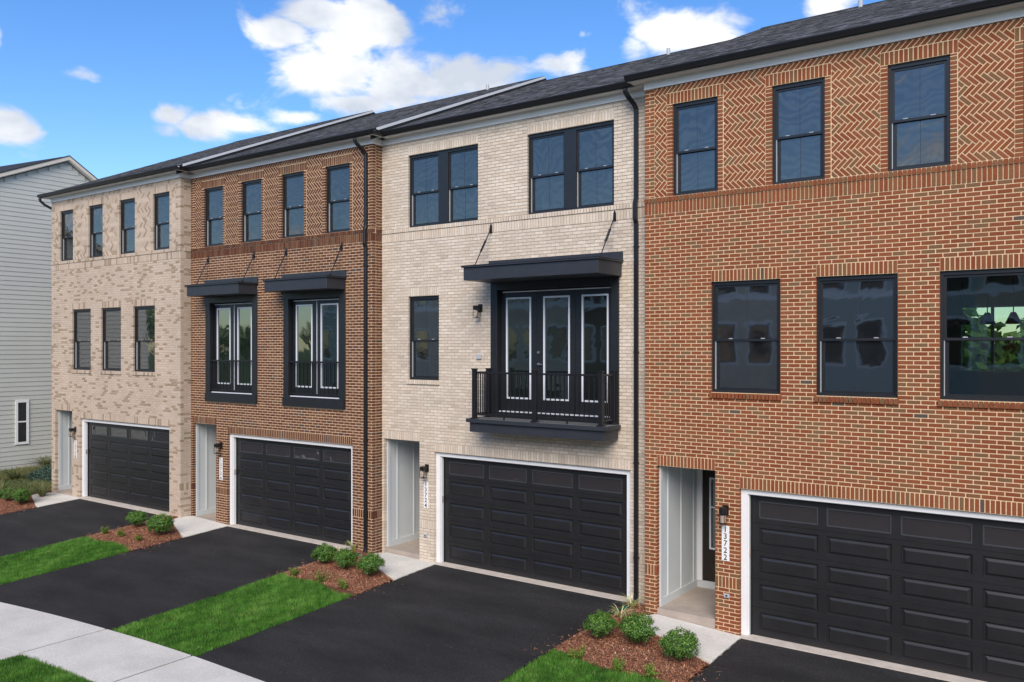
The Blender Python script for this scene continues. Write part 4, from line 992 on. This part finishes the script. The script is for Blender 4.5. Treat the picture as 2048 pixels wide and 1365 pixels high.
SH = [ # photo x, y of the base, width px, height px, bed, label
 (1193, 1284, 70, 58, 2, 'leftmost rounded shrub in the bed by the red townhouse'),
 (1269, 1300, 80, 62, 2, 'middle rounded shrub in the bed by the red townhouse'),
 (1353, 1331, 82, 64, 2, 'rounded shrub beside the entrance pad of the red townhouse'),
 (641, 1133, 52, 42, 1, 'leftmost rounded shrub in the bed by the cream townhouse'),
 (683, 1145, 54, 44, 1, 'middle rounded shrub in the bed by the cream townhouse'),
 (733, 1158, 58, 44, 1, 'rounded shrub beside the entrance pad of the cream townhouse'),
 (266, 1057, 44, 33, 0, 'rear left shrub in the bed by the brown townhouse'),
 (312, 1075, 54, 44, 0, 'larger front right shrub in the bed by the brown townhouse'),
 (8, 1006, 36, 30, 3, 'shrub cut by the left edge of the picture, beside the beige townhouse pad'),
 (34, 1012, 38, 32, 3, 'second shrub from the left edge, beside the beige townhouse pad')]
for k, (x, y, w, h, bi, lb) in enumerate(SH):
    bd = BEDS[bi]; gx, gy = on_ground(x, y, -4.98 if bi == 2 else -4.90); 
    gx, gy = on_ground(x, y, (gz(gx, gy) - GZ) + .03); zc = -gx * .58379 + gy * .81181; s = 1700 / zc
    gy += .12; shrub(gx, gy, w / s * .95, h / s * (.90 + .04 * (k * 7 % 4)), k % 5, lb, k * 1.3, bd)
def small_plant(x, y, w, h, bi, lb, seed):
    bd = BEDS[bi]; gx, gy = on_ground(x, y, -4.98 if bi == 2 else -4.90); gx, gy = on_ground(x, y, gz(gx, gy) - GZ + .03); s = 1700 / (-gx * .58379 + gy * .81181); W = w / s; H = h / s
    t = thing('young_shrub', lb, 'small plant', (gx, gy, bedz(gx, gy, bd)), 'small young shrubs in front of the rounded ones')
    r = np.random.default_rng(seed); V = []; F = []; T = []; st = MB()
    for k in range(15):
        a = r.uniform(0, 2 * math.pi); e = r.uniform(.5, 1.4); L = r.uniform(.6, 1.0); d = np.array([math.cos(a) * math.cos(e) * W * .75, math.sin(a) * math.cos(e) * W * .75, math.sin(e) * H]) * L
        st.tube([(0, 0, 0), tuple(d * .5 + [0, 0, .01]), tuple(d)], [.004, .003, .0015], 4)
        for q in np.linspace(.2, 1, 13):
            for _ in range(3):
                p = d * q + r.normal(0, .012, 3); u = r.normal(size=3); u[2] *= .5; u /= np.linalg.norm(u); w_ = np.cross(u, [0, 0, 1.]) * .009; u = u * .018; b = len(V)
                V += [p - u, p + w_ + [0, 0, .004], p + u, p - w_ + [0, 0, .004]]; F.append((b, b + 1, b + 2, b + 3)); T.append(min(1, max(0, r.normal(.4 + .4 * q * (r.random() < .5), .2))))
    np_mesh('foliage', np.array(V), np.array(F), np.array(T), LEAF2, t); st.build('stem', STEM, t)
SP = [(1160, 1316, 50, 32, 2, 'low young shrub at the driveway edge of the right-hand bed'), (1237, 1340, 42, 36, 2, 'young shrub between the other two in the right-hand bed'), (1298, 1352, 38, 30, 2, 'small young shrub at the front of the right-hand bed'),
      (588, 1151, 24, 20, 1, 'tiny young shrub at the driveway edge of the middle bed'), (641, 1165, 36, 32, 1, 'young shrub in the centre of the middle bed'), (688, 1178, 34, 26, 1, 'young shrub at the front of the middle bed'),
      (210, 1069, 18, 17, 0, 'tiny young shrub at the driveway edge of the left bed'), (242, 1076, 17, 18, 0, 'yellowish young shrub in the centre of the left bed'), (278, 1084, 18, 16, 0, 'yellowish young shrub at the front of the left bed')]
for k, a in enumerate(SP): small_plant(*a, 300 + k)
def tuft(x, y, w, bi, lb, seed, m=VGRASS, nb=46, zrel=None, nm='variegated_grass', cat='ornamental grass', hh=None, group='variegated grass tufts by the downspouts'):
    bd = BEDS[bi] if bi is not None else None
    gx, gy = on_ground(x, y, zrel or (-4.96 if bi == 2 else -4.88)); s = 1700 / (-gx * .58379 + gy * .81181); W = w / s / 2
    r = np.random.default_rng(seed); V = []; F = []; T = []
    for k in range(nb):
        a = r.uniform(0, 2 * math.pi); L = W * r.uniform(.8, 1.4); H = (hh or W * .75) * r.uniform(.5, 1.1); wd = .0085; tn = r.uniform(.1, 1); prev = None; sx, sy = r.normal(0, .015, 2)
        for q in np.linspace(0, 1, 7):
            p = np.array([sx + math.cos(a) * L * q, sy + math.sin(a) * L * q, H * math.sin(q * 2.2) * 1.1]); wv = np.array([-math.sin(a), math.cos(a), 0]) * wd * (1 - q * .85)
            b = len(V); V += [p - wv, p + wv]
            if prev is not None: F.append((prev, prev + 1, b + 1, b)); T.append(tn)
            prev = b
    o = np_mesh(nm, np.array(V), np.array(F), np.array(T), m); o.location = (gx, gy, (bedz(gx, gy, bd) if bd else gz(gx, gy)) + .005); tag(o, lb, cat, group)
tuft(1264, 1226, 58, 2, 'arching yellow and green grass tuft at the foot of the cream house downspout', 11)
tuft(1242, 1243, 52, 2, 'lower of the two yellow grass tufts behind the right-hand shrubs', 12)
tuft(708, 1106, 44, 1, 'yellow and green grass tuft beside the brown house downspout', 13)
tuft(678, 1112, 36, 1, 'thin pale grass tuft at the corner of the brown house garage', 14, nb=22)
tuft(326, 1044, 34, 0, 'thin pale grass tuft at the corner of the beige house', 15, nb=22)
# green drain pipes
for (x, y, s_, lb) in ((-7.50, 14.33, -4.93, 'dark green drain pipe under the cream house downspout'), (-14.40, 14.02, -4.90, 'dark green drain pipe under the brown house downspout')):
    o = MB().tube([(x + .22, y - .02, GZ + s_ + .03), (x, y - .06, GZ + s_ + .06), (x - .05, y - .3, GZ + s_ + .05), (x - .10, y - .62, GZ + s_ + .0)], .055, 10).build('drain_pipe', GREENP, None); tag(o, lb, 'drain pipe', 'green drain pipes')

# side yard: juniper and rough grass by the grey house
V, F, t = leaf_cloud((0, 0, .1), .75, 9000, .035, 77, .45, clumps=90, up=.0)
o = np_mesh('spreading_juniper', V, F, t, BLUEJ); gx, gy = on_ground(88, 968, -4.75); o.location = (gx - .3, gy + .6, GZ - 4.72); o.scale = (1.1, 1.1, 1.0); tag(o, 'low blue green juniper against the beige townhouse corner', 'shrub')
V, F, t = leaf_cloud((0, 0, .1), .6, 5000, .035, 78, .4, clumps=70, up=.0)
o = np_mesh('spreading_juniper', V, F, t, BLUEJ); gx, gy = on_ground(55, 950, -4.75); o.location = (gx, gy + 1.6, GZ - 4.72); tag(o, 'smaller dark juniper behind, near the grey siding wall', 'shrub')
LB = ['tan grass clump at the left edge below the grey wall', 'green grass clump below the small window of the grey house', 'olive grass clump between the grey wall and the juniper', 'tan grass clump in front of the juniper', 'short grass clump behind the entrance pad of number 13728', 'tall green grass clump against the grey siding']
for k, (x, y) in enumerate(((4, 985), (30, 962), (58, 985), (84, 990), (48, 1000), (90, 935))):
    tuft(x, y, 62, None, LB[k], 200 + k, TANG, 150, -4.74, 'ornamental_grass', 'ornamental grass', .42, 'grass clumps in the side yard')
sg = blades('rough_grass', [(-34.6, -28.75, k_(11.5), k_(22))], 900, .16, .006, TANG, lean=1.2, seed=9); tag(sg, 'rough meadow grass filling the side yard', 'grass')

# ------------------------------------------------------------------ grey siding house on the left
XG = -34.8
gh = thing('grey_siding_house', 'Grey lap siding house end with white trimmed gable at the far left', 'house', (0, 0, 0))
YR, ZR = 17.46, GZ + 7.50; sg_ = .43; Y0g, Y1g = 7.0, 24.0; sg2_ = .66
def gable_z(y): return ZR - (sg_ if y < YR else sg2_) * abs(y - YR)
b = MB(); zb0 = GZ - 5.1
b.prism([(XG - .03, Y0g, zb0), (XG - .03, Y1g, zb0), (XG - .03, Y1g, gable_z(Y1g)), (XG - .03, YR, ZR), (XG - .03, Y0g, gable_z(Y0g))], (-9, 0, 0))
b.build('wall', SIDING, gh)
wy0, wy1, wz0, wz1 = 15.36, 15.98, GZ - 3.60, GZ - 1.92
a0, b0, c0 = ray(30, 890); yy0 = XG / a0 * b0; zz0 = c0 / a0 * XG; a1, b1, c1 = ray(57, 800); yy1 = XG / a1 * b1; zz1 = c1 / a1 * XG
wy0, wy1, wz0, wz1 = yy0, yy1, GZ + zz0, GZ + zz1
exp = .178; n = int((ZR - zb0) / exp)
for k in range(n):
    za = zb0 + k * exp; zt = za + exp + .012
    ya, yb = Y0g, Y1g
    if zt > gable_z(Y0g): ya = YR - (ZR - zt) / sg_ + .0
    if zt > gable_z(Y1g): yb = YR + (ZR - zt) / sg2_
    if yb - ya < .2: continue
    segs = [(ya, yb)]
    if za < wz1 and zt > wz0: segs = [(ya, wy0), (wy1, yb)]
    for (p, q) in segs:
        if q - p < .05: continue
        m_ = MB(); m_.prism([(XG + .022, p, za), (XG + .022, q, za), (XG + .004, q, zt), (XG + .004, p, zt)], (-.018, 0, 0)); m_.build('siding_board', SIDING, gh)
b = MB(); w = .09
b.box(XG + .0, XG + .035, wy0 - .0, wy0 + w, wz0, wz1); b.box(XG, XG + .035, wy1 - w, wy1, wz0, wz1); b.box(XG, XG + .035, wy0 + w, wy1 - w, wz0, wz0 + w); b.box(XG, XG + .035, wy0 + w, wy1 - w, wz1 - w, wz1); zm_ = (wz0 + wz1) / 2 + .02
b.box(XG, XG + .03, wy0 + w, wy1 - w, zm_ - .025, zm_ + .025); b.v = [(v[0] + .02, v[1], v[2]) for v in b.v]; gw = b.build('window', WHITE, gh)
MB().box(XG + .01, XG + .034, wy0 + w, wy1 - w, wz0 + w, wz1 - w).build('pane', GL_UP, gw)
for sgn in (-1, 1):
    ye_ = Y0g - .35 if sgn < 0 else Y1g + .35
    P = [(XG + .20, YR, ZR + .06), (XG + .20, ye_, gable_z(ye_) + .06), (XG + .20, ye_, gable_z(ye_) + .21), (XG + .20, YR, ZR + .21)]
    MB().prism(P if sgn > 0 else P[::-1], (-.03, 0, 0)).build('rake_board', mat('rake_paint', (.66, .60, .52), .6, .3), gh)
    P = [(XG + .17, YR, ZR + .03), (XG + .17, ye_, gable_z(ye_) + .03), (XG - .03, ye_, gable_z(ye_) + .03), (XG - .03, YR, ZR + .03)]
    MB().prism(P, (0, 0, .02)).build('rake_soffit', SOFF, gh)
    P = [(XG + .22, YR, ZR + .215), (XG + .22, ye_, gable_z(ye_) + .215), (-42.5, ye_, gable_z(ye_) + .215), (-42.5, YR, ZR + .215)]
    MB().prism(P, (0, 0, .03)).build('roof', SHING, gh)
# the taller middle of its roof behind the gable
yr2, zr2 = YR + 1.2, ZR + .78
b = MB(); b.prism([(-36.3, YR - 5, gable_z(YR - 5) + .26), (-44, YR - 5, gable_z(YR - 5) + .26), (-44, yr2, zr2 + .35), (-37.4, yr2, zr2)], (0, 0, -.05)); b.build('upper_roof', SHING, gh)

# ------------------------------------------------------------------ across the street (seen in the window reflections)
def far_house(x0, x1, m, label, win, D=-14.0, top=4.7):
    t = thing('townhouse_across', label, 'townhouse', (0, 0, 0), 'townhouses across the street')
    box('wall', m, t, x0, x1, D - 10, D, GZ - 5.4, GZ + top)
    MB().prism([(x0, D + .3, GZ + top), (x1, D + .3, GZ + top), (x1, D - 5, GZ + top + 2.4), (x0, D - 5, GZ + top + 2.4)], (0, 0, .1)).build('roof', DECK, t)
    n = 4
    MB().box(x0, x1, D + .001, D + .05, GZ + 2.35, GZ + 2.6).box(x0, x1, D + .001, D + .08, GZ + top - .25, GZ + top).build('band', WHITE, t)
    for k in range(n):
        cx = x0 + (x1 - x0) * (k + .5) / n
        for (za, zb_) in ((-.8, 1.15), (2.75, 4.2)):
            MB().box(cx - .66, cx + .66, D + .0, D + .02, GZ + za - .12, GZ + zb_ + .14).build('window_surround', WHITE, t)
            MB().box(cx - .55, cx + .55, D, D + .03, GZ + za, GZ + zb_).build('window', BLK, t)
            MB().box(cx - .48, cx + .48, D + .031, D + .04, GZ + za + .06, GZ + zb_ - .06).build('pane', GL_UP, t)
    MB().box(x0 + 1.9, x1 - .7, D, D + .03, GZ - 5.2, GZ - 2.5).build('garage_door', GDOOR, t)
XO = [(-48.4, -41.2, OPP3, 'pale green sided'), (-41.2, -34, OPP1, 'beige'), (-34, -26.8, OPP1, 'beige'), (-26.8, -19.6, OPP2, 'dark'), (-19.6, -12.4, OPP1, 'beige'), (-12.4, -5.2, OPP3, 'pale green sided'), (-5.2, 2, OPP1, 'beige'), (2, 9.2, OPP2, 'dark')]
OL = ['pale green sided townhouse opposite the far end of the row', 'beige townhouse opposite the grey siding house', 'beige townhouse facing number 13728 across the street', 'dark brick townhouse facing number 13726 across the street', 'beige townhouse between the dark and the green ones opposite', 'pale green townhouse facing number 13722 across the street', 'beige townhouse facing the red garage across the street', 'dark brick townhouse at the right end of the opposite row']
for k, (a, e, m, l) in enumerate(XO): far_house(a, e, m, OL[k], 3)
def far_tree(x, y, h, seed, lb):
    t = thing('broadleaf_tree', lb, 'tree', (x, y, 0), 'trees beyond the street')
    V, F, tt = leaf_cloud((0, 0, h * .62), h * .36, 1500, .30, seed, 1.0, clumps=40); np_mesh('crown', V, F, tt, LEAF, t)
    MB().tube([(0, 0, -.4), (0, 0, h * .3), (.1, 0, h * .6)], [.25, .18, .08], 7).build('trunk', STEM, t)
far_tree(-4.6, 33, 6.5, 880, 'small tree behind the red townhouse, seen through its middle window'); far_tree(-1.2, 36, 7, 881, 'larger tree behind the red townhouse, seen through its middle window')
for k in range(11): far_tree(-150 + k * 10.5 + (k % 3) * 2, -38 - (k % 4) * 6, 8 + (k * 37 % 5), 900 + k, 'broadleaf tree in the tree line beyond the opposite houses')

try: scene.render.film_transparent = False
except Exception: pass
